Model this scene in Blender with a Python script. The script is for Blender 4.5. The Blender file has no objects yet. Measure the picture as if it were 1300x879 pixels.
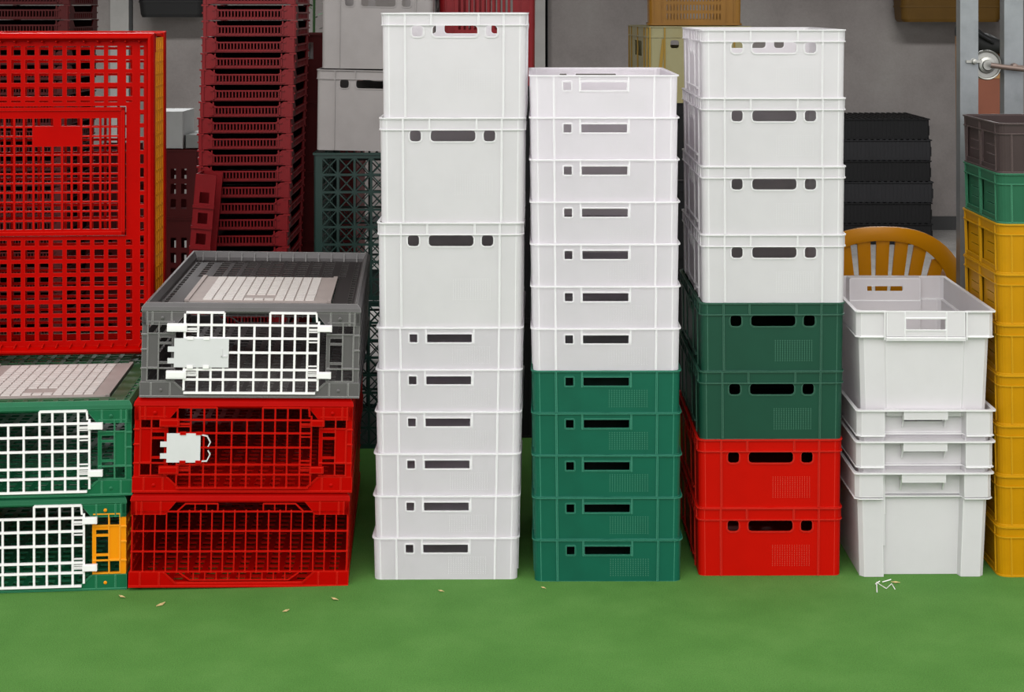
import bpy, bmesh, math, random
from mathutils import Vector, Matrix
from mathutils.geometry import delaunay_2d_cdt
random.seed(7)
SC = bpy.context.scene
COL = SC.collection
R = math.radians

# ------------------------------------------------------------------ camera calibration (1300 x 879 photograph)
F, VX, VY, CAMH = 2115.0, 690.0, 12.0, 1.543
def PX(px, Z): return (px - VX) / F * Z
def PZ(py, Z): return CAMH - (py - VY) / F * Z

# ------------------------------------------------------------------ materials
def lin(c):
    out = []
    for v in c:
        v /= 255.0
        out.append(v / 12.92 if v <= 0.04045 else ((v + 0.055) / 1.055) ** 2.4)
    return (*out, 1.0)

MATS = {}
def mat(name, rgb, rough=0.45, dirt=0.12, transl=0.0, metal=0.0, scale=7.0, bump=0.0, dirt_rgb=None, spec=0.4, rgb2=None, edge=None):
    if name in MATS: return MATS[name]
    m = bpy.data.materials.new(name); m.use_nodes = True
    nt = m.node_tree; nt.nodes.clear()
    out = nt.nodes.new('ShaderNodeOutputMaterial')
    p = nt.nodes.new('ShaderNodeBsdfPrincipled')
    tc = nt.nodes.new('ShaderNodeTexCoord')
    n1 = nt.nodes.new('ShaderNodeTexNoise'); n1.inputs['Scale'].default_value = scale; n1.inputs['Detail'].default_value = 6; n1.inputs['Roughness'].default_value = 0.65
    nt.links.new(tc.outputs['Object'], n1.inputs['Vector'])
    rp = nt.nodes.new('ShaderNodeValToRGB')
    a = lin(rgb)
    b = lin(dirt_rgb) if dirt_rgb else tuple(v * 0.55 for v in a[:3]) + (1.0,)
    mixd = tuple(a[i] * (1 - dirt) + b[i] * dirt for i in range(3)) + (1.0,)
    hi = lin(rgb2) if rgb2 else tuple(min(1.0, v * (1 + dirt * 0.35)) for v in a[:3]) + (1.0,)
    rp.color_ramp.elements[0].position = 0.3; rp.color_ramp.elements[0].color = mixd
    rp.color_ramp.elements[1].position = 0.72; rp.color_ramp.elements[1].color = hi
    e = rp.color_ramp.elements.new(0.5); e.color = a
    nt.links.new(n1.outputs['Fac'], rp.inputs['Fac'])
    colour = rp.outputs['Color']
    if edge:                                             # paler, rubbed edges of the moulding, edge highlights put into the colour
        bv = nt.nodes.new('ShaderNodeBevel'); bv.samples = 4; bv.inputs['Radius'].default_value = 0.0024
        ge = nt.nodes.new('ShaderNodeNewGeometry')
        dt = nt.nodes.new('ShaderNodeVectorMath'); dt.operation = 'DOT_PRODUCT'
        nt.links.new(bv.outputs[0], dt.inputs[0]); nt.links.new(ge.outputs['Normal'], dt.inputs[1])
        er = nt.nodes.new('ShaderNodeMapRange'); er.inputs['From Min'].default_value = 0.99; er.inputs['From Max'].default_value = 0.84
        nt.links.new(dt.outputs['Value'], er.inputs['Value'])
        em = nt.nodes.new('ShaderNodeMix'); em.data_type = 'RGBA'
        nt.links.new(er.outputs[0], em.inputs[0]); nt.links.new(colour, em.inputs[6]); em.inputs[7].default_value = lin(edge)
        colour = em.outputs[2]
    nt.links.new(colour, p.inputs['Base Color'])
    p.inputs['Roughness'].default_value = rough
    p.inputs['Metallic'].default_value = metal
    p.inputs['Specular IOR Level'].default_value = spec
    if bump > 0:
        n2 = nt.nodes.new('ShaderNodeTexNoise'); n2.inputs['Scale'].default_value = scale * 14; n2.inputs['Detail'].default_value = 4
        nt.links.new(tc.outputs['Object'], n2.inputs['Vector'])
        bp = nt.nodes.new('ShaderNodeBump'); bp.inputs['Strength'].default_value = bump; bp.inputs['Distance'].default_value = 0.004
        nt.links.new(n2.outputs['Fac'], bp.inputs['Height']); nt.links.new(bp.outputs['Normal'], p.inputs['Normal'])
    if transl > 0:
        t = nt.nodes.new('ShaderNodeBsdfTranslucent'); nt.links.new(colour, t.inputs['Color'])
        mx = nt.nodes.new('ShaderNodeMixShader'); mx.inputs[0].default_value = transl
        if edge:                                         # thick edges pass no light
            tm = nt.nodes.new('ShaderNodeMapRange'); tm.inputs['To Min'].default_value = transl; tm.inputs['To Max'].default_value = 0.0
            nt.links.new(er.outputs[0], tm.inputs['Value']); nt.links.new(tm.outputs[0], mx.inputs[0])
        nt.links.new(p.outputs[0], mx.inputs[1]); nt.links.new(t.outputs[0], mx.inputs[2]); nt.links.new(mx.outputs[0], out.inputs[0])
    else:
        nt.links.new(p.outputs[0], out.inputs[0])
    MATS[name] = m
    return m

WHITE   = mat('white_plastic', (234, 231, 233), 0.42, 0.06, 0.40, edge=(255, 255, 255))
WHITET  = mat('thin_white_plastic', (251, 248, 251), 0.42, 0.04, 0.64, edge=(255, 255, 255))
TUBW    = mat('white_tub_plastic', (236, 233, 235), 0.4, 0.06, 0.38, edge=(252, 252, 252))
DOORW   = mat('white_door_plastic', (238, 234, 234), 0.4, 0.04)
CLIPW   = mat('white_latch_plastic', (216, 215, 216), 0.4, 0.12, 0.1)
GREEN   = mat('green_plastic', (9, 86, 66), 0.42, 0.3, spec=0.3, edge=(84, 158, 134))
DGREEN  = mat('bottle_green_plastic', (20, 66, 50), 0.42, 0.2, spec=0.3, edge=(84, 126, 108))
RED     = mat('red_plastic', (182, 11, 2), 0.42, 0.12, spec=0.08, edge=(206, 64, 50))
DOTG    = mat('green_dot', (92, 142, 120), 0.5, 0.05)
DOTR    = mat('red_dot', (200, 84, 66), 0.5, 0.05)
PRED    = mat('bright_red_plastic', (168, 4, 1), 0.36, 0.2, spec=0.04, edge=(204, 40, 28))
PGREEN  = mat('poultry_green_plastic', (18, 94, 60), 0.42, 0.22, spec=0.2, edge=(84, 152, 118))
PGREY   = mat('dark_grey_plastic', (88, 85, 85), 0.42, 0.25, spec=0.25, edge=(160, 158, 156))
DECKG   = mat('dark_deck_plastic', (44, 39, 39), 0.5, 0.25, spec=0.2, edge=(96, 92, 90))
DECKGR  = mat('shadowy_grimy_green_plastic', (40, 78, 48), 0.5, 0.35, spec=0.2, dirt_rgb=(70, 52, 34), edge=(84, 140, 104))  # brownish grime, with the shadow on the deck put into the colour
PORANGE = mat('orange_plastic', (228, 138, 4), 0.4, 0.12, spec=0.15, edge=(242, 176, 60))
HATCH   = mat('pinkish_grey_plastic', (160, 148, 143), 0.6, 0.2)
PAD     = mat('pale_pad_plastic', (204, 198, 193), 0.55, 0.12)
YELLOW  = mat('yellow_plastic', (182, 128, 0), 0.42, 0.22, spec=0.15, edge=(214, 168, 40))
SGREEN  = mat('mid_green_plastic', (38, 92, 66), 0.42, 0.2, spec=0.15, edge=(90, 160, 126))
BROWN   = mat('brown_grey_plastic', (66, 54, 53), 0.4, 0.25, 0.08, spec=0.2, edge=(116, 100, 98))
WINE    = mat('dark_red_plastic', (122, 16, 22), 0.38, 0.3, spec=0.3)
WINES   = mat('inner_shade_red_plastic', (44, 6, 8), 0.6, 0.3, spec=0.1)  # tray red darkened: inside shade put into the colour of rear walls and bases
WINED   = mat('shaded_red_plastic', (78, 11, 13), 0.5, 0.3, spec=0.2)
GREYC   = mat('grey_white_plastic', (142, 137, 135), 0.5, 0.2)
LGREEN  = mat('dark_green_lattice_plastic', (18, 46, 40), 0.4, 0.25)
OCHRE   = mat('ochre_plastic', (142, 98, 22), 0.45, 0.25)
PALEY   = mat('pale_yellow_plastic', (148, 142, 104), 0.45, 0.3, dirt_rgb=(140, 118, 40), scale=4)
PALEYR  = mat('yellow_stain_plastic', (150, 118, 36), 0.45, 0.2)
CHAIRY  = mat('amber_plastic', (182, 118, 4), 0.34, 0.12, spec=0.3)
BLACK   = mat('black_plastic', (24, 24, 25), 0.6, 0.25, spec=0.2)
BLACKG  = mat('charcoal_plastic', (38, 38, 40), 0.6, 0.25, spec=0.2)
BLACKM  = mat('matt_black', (22, 22, 22), 0.7, 0.2)
STEEL   = mat('galvanised_steel', (136, 140, 142), 0.45, 0.35, metal=0.6, scale=14)
STEELB  = mat('bright_steel', (168, 168, 162), 0.35, 0.3, metal=0.8, scale=20)
RUST    = mat('brown_steel', (120, 104, 96), 0.5, 0.3, metal=0.5)
CARD    = mat('brown_board', (124, 72, 54), 0.8, 0.25)
CARDT   = mat('tan_board', (158, 116, 72), 0.8, 0.25)
STRAW   = mat('dry_leaf', (186, 164, 112), 0.8, 0.2)
LIGHTB  = mat('pale_carton', (180, 182, 181), 0.6, 0.15)
GREYB   = mat('grey_carton', (140, 142, 140), 0.6, 0.15)
PLANT   = mat('dark_leaf_green', (44, 84, 36), 0.6, 0.3)

# ------------------------------------------------------------------ mesh builder
def rrect(hw, hd, r, n=5):
    pts = []
    for cx, cy, a0 in ((hw - r, -hd + r, -90), (hw - r, hd - r, 0), (-hw + r, hd - r, 90), (-hw + r, -hd + r, 180)):
        for i in range(n + 1):
            a = R(a0 + 90 * i / n)
            pts.append((cx + r * math.cos(a), cy + r * math.sin(a)))
    return pts                                            # counter-clockwise

def rect(x0, x1, y0, y1): return [(x0, y0), (x1, y0), (x1, y1), (x0, y1)]
def rhole(x0, x1, y0, y1, r, n=4):
    return [(x + (x0 + x1) / 2, y + (y0 + y1) / 2) for x, y in rrect((x1 - x0) / 2, (y1 - y0) / 2, r, n)]

def inset(pts, t):
    n = len(pts); out = []
    for i in range(n):
        p0, p1, p2 = Vector(pts[i - 1]), Vector(pts[i]), Vector(pts[(i + 1) % n])
        d1 = (p1 - p0).normalized(); d2 = (p2 - p1).normalized()
        n1 = Vector((-d1.y, d1.x)); n2 = Vector((-d2.y, d2.x))
        m = n1 + n2
        if m.length < 1e-6: m = n1
        m.normalize()
        k = t / max(0.3, m.dot(n1))
        q = p1 + m * k
        out.append((q.x, q.y))
    return out

def inside(p, poly):
    x, y = p; c = False; n = len(poly)
    for i in range(n):
        x1, y1 = poly[i]; x2, y2 = poly[i - 1]
        if (y1 > y) != (y2 > y) and x < (x2 - x1) * (y - y1) / (y2 - y1) + x1: c = not c
    return c

class MB:
    def __init__(s): s.v = []; s.f = []; s.mi = []; s.cur = 0
    def face(s, pts):
        b = len(s.v); s.v.extend([tuple(p) for p in pts]); s.f.append(tuple(range(b, b + len(pts)))); s.mi.append(s.cur)
    def box(s, x0, x1, y0, y1, z0, z1):
        b = len(s.v)
        s.v += [(x0,y0,z0),(x1,y0,z0),(x1,y1,z0),(x0,y1,z0),(x0,y0,z1),(x1,y0,z1),(x1,y1,z1),(x0,y1,z1)]
        for q in ((0,3,2,1),(4,5,6,7),(0,1,5,4),(1,2,6,5),(2,3,7,6),(3,0,4,7)):
            s.f.append(tuple(b + i for i in q)); s.mi.append(s.cur)
    def hexa(s, p):                                      # 8 points: bottom 4 ccw, top 4 ccw
        b = len(s.v); s.v += [tuple(q) for q in p]
        for q in ((0,3,2,1),(4,5,6,7),(0,1,5,4),(1,2,6,5),(2,3,7,6),(3,0,4,7)):
            s.f.append(tuple(b + i for i in q)); s.mi.append(s.cur)
    def bar(s, p, q, w, h, up=(0, 0, 1)):
        p = Vector(p); q = Vector(q); d = (q - p).normalized(); up = Vector(up)
        if abs(d.dot(up)) > 0.99: up = Vector((1, 0, 0))
        a = d.cross(up).normalized() * w / 2; b_ = a.cross(d).normalized() * h / 2
        s.hexa([p - a - b_, p + a - b_, q + a - b_, q - a - b_, p - a + b_, p + a + b_, q + a + b_, q - a + b_])
    def grid(s, us, vs, solid, mp):                      # plate of cells, mp(u, v, w) with w in 0..1
        nu, nv = len(us) - 1, len(vs) - 1
        ok = [[bool(solid(i, j)) for j in range(nv)] for i in range(nu)]
        g = lambda i, j: 0 <= i < nu and 0 <= j < nv and ok[i][j]
        for i in range(nu):
            for j in range(nv):
                if not ok[i][j]: continue
                a, b, c, d = us[i], us[i + 1], vs[j], vs[j + 1]
                s.face([mp(a,c,0), mp(b,c,0), mp(b,d,0), mp(a,d,0)])
                s.face([mp(a,c,1), mp(a,d,1), mp(b,d,1), mp(b,c,1)])
                if not g(i - 1, j): s.face([mp(a,c,0), mp(a,d,0), mp(a,d,1), mp(a,c,1)])
                if not g(i + 1, j): s.face([mp(b,d,0), mp(b,c,0), mp(b,c,1), mp(b,d,1)])
                if not g(i, j - 1): s.face([mp(b,c,0), mp(a,c,0), mp(a,c,1), mp(b,c,1)])
                if not g(i, j + 1): s.face([mp(a,d,0), mp(b,d,0), mp(b,d,1), mp(a,d,1)])
    def poly(s, outer, holes, mp):                       # plate of any outline with holes
        V = []; E = []
        for loop in [outer] + list(holes):
            b = len(V); V += [Vector(p) for p in loop]
            E += [(b + i, b + (i + 1) % len(loop)) for i in range(len(loop))]
        vo, eo, fo, *_ = delaunay_2d_cdt(V, E, [], 1, 1e-7)
        for t in fo:
            c = (sum(vo[i].x for i in t) / len(t), sum(vo[i].y for i in t) / len(t))
            if not inside(c, outer) or any(inside(c, h) for h in holes): continue
            s.face([mp(vo[i].x, vo[i].y, 0) for i in t])
            s.face([mp(vo[i].x, vo[i].y, 1) for i in reversed(t)])
        for loop in [outer] + list(holes):
            for i in range(len(loop)):
                a = loop[i]; b = loop[(i + 1) % len(loop)]
                s.face([mp(*a, 0), mp(*b, 0), mp(*b, 1), mp(*a, 1)])
    def hplate(s, outer, holes, z0, z1):
        s.poly(outer, holes, lambda x, y, w: (x, y, z0 + (z1 - z0) * w))
    def shell(s, outline, z0, z1, t, holes=None, skip=()):  # upright walls along a ccw outline; holes[edge] in (u from edge start, z)
        inn = inset(outline, t); n = len(outline)
        for i in range(n):
            if i in skip: continue
            p0, p1 = Vector(outline[i]), Vector(outline[(i + 1) % n]); q0, q1 = Vector(inn[i]), Vector(inn[(i + 1) % n])
            L = (p1 - p0).length
            if L < 1e-7: continue
            def mp(u, v, w, p0=p0, p1=p1, q0=q0, q1=q1, L=L):
                a = p0.lerp(p1, u / L); b = q0.lerp(q1, u / L); c = a.lerp(b, w)
                return (c.x, c.y, v)
            hs = (holes or {}).get(i)
            if hs: s.poly(rect(0, L, z0, z1), hs, mp)
            else:
                s.face([mp(0,z0,0), mp(L,z0,0), mp(L,z1,0), mp(0,z1,0)]); s.face([mp(0,z0,1), mp(0,z1,1), mp(L,z1,1), mp(L,z0,1)])
                s.face([mp(0,z1,0), mp(L,z1,0), mp(L,z1,1), mp(0,z1,1)]); s.face([mp(0,z0,1), mp(L,z0,1), mp(L,z0,0), mp(0,z0,0)])
    def loft(s, sections, caps=True, closed=True):
        n = len(sections[0])
        for a, b in zip(sections, sections[1:]):
            for i in range(n if closed else n - 1):
                j = (i + 1) % n
                s.face([a[i], a[j], b[j], b[i]])
        if caps: s.face(list(reversed(sections[0]))); s.face(sections[-1])
    def cyl(s, c, r, h, axis='z', n=16, r2=None):
        r2 = r if r2 is None else r2; S = []
        for k, rr in ((0, r), (1, r2)):
            ring = []
            for i in range(n):
                a = 2 * math.pi * i / n; x, y = rr * math.cos(a), rr * math.sin(a); z = h * k
                p = {'z': (x, y, z), 'y': (x, z, -y), 'x': (z, x, y)}[axis]
                ring.append((c[0] + p[0], c[1] + p[1], c[2] + p[2]))
            S.append(ring)
        s.loft(S)
    def lathe(s, c, prof, axis='y', n=28):               # prof: (radius, along)
        S = []
        for rr, h in prof:
            ring = []
            for i in range(n):
                a = 2 * math.pi * i / n; x, y = rr * math.cos(a), rr * math.sin(a)
                p = {'z': (x, y, h), 'y': (x, h, -y), 'x': (h, x, y)}[axis]
                ring.append((c[0] + p[0], c[1] + p[1], c[2] + p[2]))
            S.append(ring)
        s.loft(S)
    def tube(s, pts, r, n=8):
        S = []
        for k, p in enumerate(pts):
            p = Vector(p); d = (Vector(pts[min(k + 1, len(pts) - 1)]) - Vector(pts[max(k - 1, 0)])).normalized()
            up = Vector((0, 0, 1)) if abs(d.z) < 0.9 else Vector((1, 0, 0))
            a = d.cross(up).normalized(); b = a.cross(d).normalized()
            rr = r[k] if isinstance(r, (list, tuple)) else r
            S.append([tuple(p + a * rr * math.cos(2 * math.pi * i / n) + b * rr * math.sin(2 * math.pi * i / n)) for i in range(n)])
        s.loft(S)
    def taper(s, H, k):
        s.v = [(x * (1 - k * (1 - z / H)), y * (1 - k * (1 - z / H) * 0.67), z) for x, y, z in s.v]; return s
    def build(s, name, m, parent=None, smooth=6):
        me = bpy.data.meshes.new(name)
        bm = bmesh.new()
        vs = [bm.verts.new(p) for p in s.v]
        bm.verts.index_update()
        for f, mi in zip(s.f, s.mi):
            if len(set(f)) < 3: continue
            try:
                nf = bm.faces.new([vs[i] for i in f]); nf.material_index = mi
            except ValueError: pass
        bmesh.ops.remove_doubles(bm, verts=bm.verts, dist=2e-5)
        bmesh.ops.recalc_face_normals(bm, faces=bm.faces)
        for f in bm.faces: f.smooth = True
        bm.to_mesh(me); bm.free()
        for mm in (m if isinstance(m, (list, tuple)) else [m]): me.materials.append(mm)
        me.set_sharp_from_angle(angle=R(smooth))
        o = bpy.data.objects.new(name, me); COL.objects.link(o)
        if parent: o.parent = parent
        return o

def tag(o, label, cat, group=None):
    o['label'] = label; o['category'] = cat
    if group: o['group'] = group
    return o
def thing(name, label, cat, group=None, loc=(0, 0, 0), rot=(0, 0, 0)):
    o = bpy.data.objects.new(name, None); o.empty_display_size = 0.05; COL.objects.link(o)
    o.location = loc; o.rotation_euler = rot
    return tag(o, label, cat, group)
def dup(root, label=None, loc=None, rot=None, group=None):
    r = root.copy(); COL.objects.link(r)
    if label: r['label'] = label
    if group: r['group'] = group
    if loc is not None: r.location = loc
    if rot is not None: r.rotation_euler = rot
    for ch in root.children:
        c = ch.copy(); COL.objects.link(c); c.parent = r
        for g in ch.children:
            d = g.copy(); COL.objects.link(d); d.parent = c
    return r
def struct(o): o['kind'] = 'structure'; return o

ORD = ['', 'lowest', 'second', 'third', 'fourth', 'fifth', 'sixth', 'seventh', 'eighth', 'ninth', 'tenth', 'eleventh', 'twelfth', 'thirteenth',
       'fourteenth', 'fifteenth', 'sixteenth', 'seventeenth', 'eighteenth', 'nineteenth', 'twentieth', 'twenty-first', 'twenty-second',
       'twenty-third', 'twenty-fourth', 'twenty-fifth', 'twenty-sixth', 'twenty-seventh', 'twenty-eighth', 'twenty-ninth', 'thirtieth']

# ------------------------------------------------------------------ the setting
def ground_mat(name, cols, scale, bump, rough=0.9, grain=0.14):
    m = bpy.data.materials.new(name); m.use_nodes = True; nt = m.node_tree
    p = nt.nodes['Principled BSDF']; p.inputs['Roughness'].default_value = rough; p.inputs['Specular IOR Level'].default_value = 0.15
    tc = nt.nodes.new('ShaderNodeTexCoord')
    n1 = nt.nodes.new('ShaderNodeTexNoise'); n1.inputs['Scale'].default_value = scale; n1.inputs['Detail'].default_value = 8; n1.inputs['Roughness'].default_value = 0.6
    n2 = nt.nodes.new('ShaderNodeTexNoise'); n2.inputs['Scale'].default_value = scale * 60; n2.inputs['Detail'].default_value = 3
    nt.links.new(tc.outputs['Object'], n1.inputs['Vector']); nt.links.new(tc.outputs['Object'], n2.inputs['Vector'])
    rp = nt.nodes.new('ShaderNodeValToRGB'); el = rp.color_ramp.elements
    el[0].position = 0.34; el[0].color = lin(cols[0]); el[1].position = 0.66; el[1].color = lin(cols[2])
    e = el.new(0.5); e.color = lin(cols[1])
    nt.links.new(n1.outputs['Fac'], rp.inputs['Fac'])
    hs = nt.nodes.new('ShaderNodeHueSaturation')
    mr = nt.nodes.new('ShaderNodeMapRange'); mr.inputs['From Min'].default_value = 0.3; mr.inputs['From Max'].default_value = 0.7
    mr.inputs['To Min'].default_value = 1 - grain; mr.inputs['To Max'].default_value = 1 + grain
    nt.links.new(n2.outputs['Fac'], mr.inputs['Value']); nt.links.new(mr.outputs[0], hs.inputs['Value'])
    nt.links.new(rp.outputs['Color'], hs.inputs['Color']); nt.links.new(hs.outputs['Color'], p.inputs['Base Color'])
    bp = nt.nodes.new('ShaderNodeBump'); bp.inputs['Strength'].default_value = bump; bp.inputs['Distance'].default_value = 0.004
    nt.links.new(n2.outputs['Fac'], bp.inputs['Height']); nt.links.new(bp.outputs['Normal'], p.inputs['Normal'])
    return m

TURF = ground_mat('green_turf', ((75, 121, 53), (80, 126, 57), (86, 131, 62)), 5.0, 0.6, grain=0.2)
CONC = ground_mat('grey_concrete', ((120, 118, 116), (140, 137, 134), (152, 149, 146)), 1.6, 0.2)
PLAS = ground_mat('grey_plaster', ((126, 120, 117), (138, 132, 129), (148, 143, 139)), 1.3, 0.25, grain=0.04)
CEIL = ground_mat('ceiling_board', ((120, 120, 120), (130, 130, 130), (140, 140, 140)), 1.0, 0.1)
DARKJ = mat('dark_joint', (60, 60, 60), 0.8, 0.2)
TRIMM = mat('grey_painted_trim', (168, 166, 162), 0.7, 0.2)

WALLY = 11.7
b = MB(); b.box(-5, 5, -1.5, 6.4, -0.05, 0.0); struct(b.build('floor', TURF))
b = MB(); b.box(-5, 5, 6.4, WALLY, -0.05, -0.004); struct(b.build('floor_concrete', CONC))
b = MB(); b.box(-5, 5, WALLY, WALLY + 0.15, -0.05, 2.9); struct(b.build('wall_back', PLAS))
b = MB(); b.box(-5.15, -5, 6.0, WALLY + 0.15, -0.05, 2.9); struct(b.build('wall_left', PLAS))
b = MB(); b.box(5, 5.15, 6.0, WALLY + 0.15, -0.05, 2.9); struct(b.build('wall_right', PLAS))
b = MB(); b.box(-5.15, 5.15, 5.1, WALLY + 0.15, 2.75, 2.9); struct(b.build('ceiling', CEIL))
for k, px, w, m in ((1, 153, 0.13, TRIMM), (2, 167, 0.02, DARKJ), (3, 684, 0.12, TRIMM), (4, 694, 0.02, DARKJ)):
    x = PX(px, WALLY); b = MB(); b.box(x - w / 2, x + w / 2, WALLY - 0.03, WALLY, -0.004, 2.75); struct(b.build('trim_%d' % k, m))
b = MB(); b.box(-5, 5, WALLY - 0.02, WALLY, -0.004, 0.09); struct(b.build('baseboard_back', DARKJ))

# ------------------------------------------------------------------ stackable meat crates (0.4 wide front, 0.6 deep)
def crate_parts(root, H, deep, m, dotm):
    hw, hd, r = 0.1955, 0.2955, 0.018
    n = 5
    o = rrect(hw, hd, r, n)
    # edges: after each corner arc comes the straight edge; arc k has n+1 pts
    E_right, E_back, E_left, E_front = n, 2 * n + 1, 3 * n + 2, 4 * n + 3
    Lf = 2 * (hw - r); Ls = 2 * (hd - r)
    W = 2 * hw
    fx = lambda rel: rel * W - r                         # relative position across the front -> u along front edge (left to right)
    if deep:
        zt, zb = H - 0.034, H - 0.064
        fr = [(0.205, 0.283, 0.009), (0.350, 0.660, 0.010), (0.717, 0.797, 0.009)]
        rad = True
    else:
        zt, zb = H - 0.0185, H - 0.041
        fr = [(0.222, 0.276, 0.002), (0.3435, 0.654, 0.002)]
    holes = [rhole(fx(a), fx(c), zb, zt, q) for a, c, q in fr]
    holes_b = [[(Lf - u, v) for u, v in h][::-1] for h in holes]
    bd = MB()
    zs = H * 0.36
    side = [rhole(Ls / 2 - 0.06, Ls / 2 + 0.06, zb, zt, 0.006)] if deep else [rhole(Ls / 2 + q - .07, Ls / 2 + q + .07, zb, zt, .002) for q in (-.16, 0, .16)]
    bd.shell(o, 0.0, H - 0.003, 0.003, {E_front: holes, E_back: [rhole(Lf - (fx(c)), Lf - fx(a), zb, zt, q) for a, c, q in fr], E_left: side, E_right: side})
    # ribs on the four walls
    def rib_f(rel, z0, z1, w=0.0036, d=0.0042, both=True):
        x = -hw + rel * W
        bd.box(x - w / 2, x + w / 2, -hd - d, -hd + 0.001, z0, z1)
        if both: bd.box(-x - w / 2, -x + w / 2, hd - 0.001, hd + d, z0, z1)
    def rib_s(y, z0, z1, w=0.003, d=0.003):
        for sg in (-1, 1):
            x0, x1 = sorted((sg * (hw - 0.001), sg * (hw + d)))
            bd.box(x0, x1, y - w / 2, y + w / 2, z0, z1)
    for rel in (0.158, 0.842): rib_f(rel, 0.001, H - 0.003)
    for y in (-0.21, -0.09, 0.09, 0.21): rib_s(y, 0.001, H - 0.003)
    if deep:
        for rel in (0.34, 0.668): rib_f(rel, H - 0.031, H - 0.003)
        for y in (-0.27, -0.15, 0.0, 0.15, 0.27): rib_s(y, H - 0.031, H - 0.003)
        for y in (-0.045, 0.0, 0.045):                   # gussets under the side rim
            for sg in (-1, 1):
                bd.hexa([(sg * hw, y - .004, H - .075), (sg * (hw + .0005), y - .004, H - .075), (sg * (hw + .0005), y + .004, H - .075), (sg * hw, y + .004, H - .075),
                         (sg * hw, y - .012, H - .033), (sg * (hw + .006), y - .012, H - .033), (sg * (hw + .006), y + .012, H - .033), (sg * hw, y + .012, H - .033)])
        for sg in (-1, 1):                               # framed panel on the long side
            x0, x1 = sorted((sg * (hw - 0.001), sg * (hw + 0.004)))
            bd.box(x0, x1, -0.17, 0.17, H * 0.10, H * 0.10 + 0.005)
    else:
        for rel in (0.335, 0.667): rib_f(rel, zb - 0.004, H - 0.003, 0.0026, 0.003)
    bd.taper(H, 0.012)
    bd.build('body', m, root)
    # base
    bs = MB(); bs.hplate(rrect(hw - 0.0062, hd - 0.0062, r, n), [], 0.002, 0.006)
    bs.build('base', m, root)
    # rim flange(s)
    rm = MB()
    oo = rrect(hw + 0.0045, hd + 0.0045, r + 0.004, n); ii = rrect(hw - 0.003, hd - 0.003, r - 0.002, n)
    rm.hplate(oo, [ii], H - 0.0035, H)
    if deep: rm.hplate(rrect(hw + 0.004, hd + 0.004, r + 0.004, n), [rrect(hw - 0.001, hd - 0.001, r, n)], H - 0.034, H - 0.031)
    rm.build('rim', m, root)
    # raised frame round each grip hole on both ends
    for sgn in (1, -1):
        for a, c, q in fr:
            g = MB()
            x0, x1 = -hw + a * W, -hw + c * W
            e = 0.0036
            def mp(u, v, w, sgn=sgn): return (sgn * u, sgn * (-hd - 0.0022 + 0.0032 * w), v)
            g.poly(rhole(x0 - e, x1 + e, zb - e, min(zt + e, H - 0.0345 if deep else 1), q + e * 0.8), [rhole(x0, x1, zb, zt, q)], mp)
            g.taper(H, 0.012)
            g.build('grip' if c - a > 0.2 else 'finger_hole', m, root)
    # field of raised dots
    d = MB()
    zz0, zz1 = (0.028, 0.083) if deep and H < 0.22 else ((0.075, 0.13) if deep else (0.016, 0.06))
    nx, nz = 16, 9 if not deep else 12
    for i in range(nx):
        for j in range(nz):
            x = -hw + W * (0.52 + 0.255 * i / (nx - 1)); z = zz0 + (zz1 - zz0) * j / (nz - 1); q = 0.00075
            k = 1 - 0.012 * 0.67 * (1 - z / H); y = -hd * k
            d.box(x - q, x + q, y - 0.0011, y + 0.001, z - q, z + q)
    d.build('dotted_pad', dotm, root)

PROTO = {}
def crate(kind, colour, label, cat, loc, rot, group):
    H, deep = {'shallow': (0.1138, False), 'medium': (0.186, True), 'tall': (0.2835, True)}[kind]
    m, dm, nm = {'white': (WHITET if kind == 'shallow' else WHITE, WHITE, 'white'), 'green': (GREEN, DOTG, 'green'), 'dgreen': (DGREEN, DOTG, 'dgreen'), 'red': (RED, DOTR, 'red'), 'grey': (GREYC, GREYC, 'grey')}[colour]
    key = (kind, colour)
    name = {'shallow': 'shallow_crate', 'medium': 'stacking_crate', 'tall': 'tall_crate'}[kind]
    if key not in PROTO:
        o = thing(name, label, cat, group, loc, rot); crate_parts(o, H, deep, m, dm); PROTO[key] = o
        return o
    return dup(PROTO[key], label, loc, rot, group)

def tower(rows, Zf, group, wide=1.0):
    # rows: (kind, colour, label, y_bottom_px, left_px, right_px, yaw)
    z = 0.0
    for kind, colour, label, yb, xl, xr, yaw in rows:
        H = {'shallow': 0.1138, 'medium': 0.186, 'tall': 0.2835}[kind]
        x = PX((xl + xr) / 2, Zf)
        c = Vector((x, Zf, 0)) + Matrix.Rotation(R(yaw), 3, 'Z') @ Vector((0, 0.3, 0))
        crate(kind, colour, label, 'crate', (c.x, c.y, z + 0.0003), (0, 0, R(yaw)), group).scale = (wide, 1, 1)
        z += H
# left tower
rows = []
NAMES9 = ['lowest shallow white crate of the left tower, standing on green turf'] + \
         ['shallow white crate with slot grip, %s from the turf in the left tower' % ORD[i] for i in range(2, 7)] + \
         ['tall white crate resting on the shallow white crates of the left tower',
          'middle one of the three tall white crates in the left tower',
          'topmost tall white crate, open top of the left tower']
for i in range(9):
    xl = 472.5 + (484.0 - 472.5) * ([0, 1, 2, 3, 4, 5, 6.0, 8.5, 11][i] / 11.6)
    rows.append(('shallow' if i < 6 else 'tall', 'white', NAMES9[i], 0, xl, xl + 186.5, [0.5, .2, .4, .0, .3, .1, .3, .5, .3][i]))
tower(rows, 4.50, 'crates of the left white tower')
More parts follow.
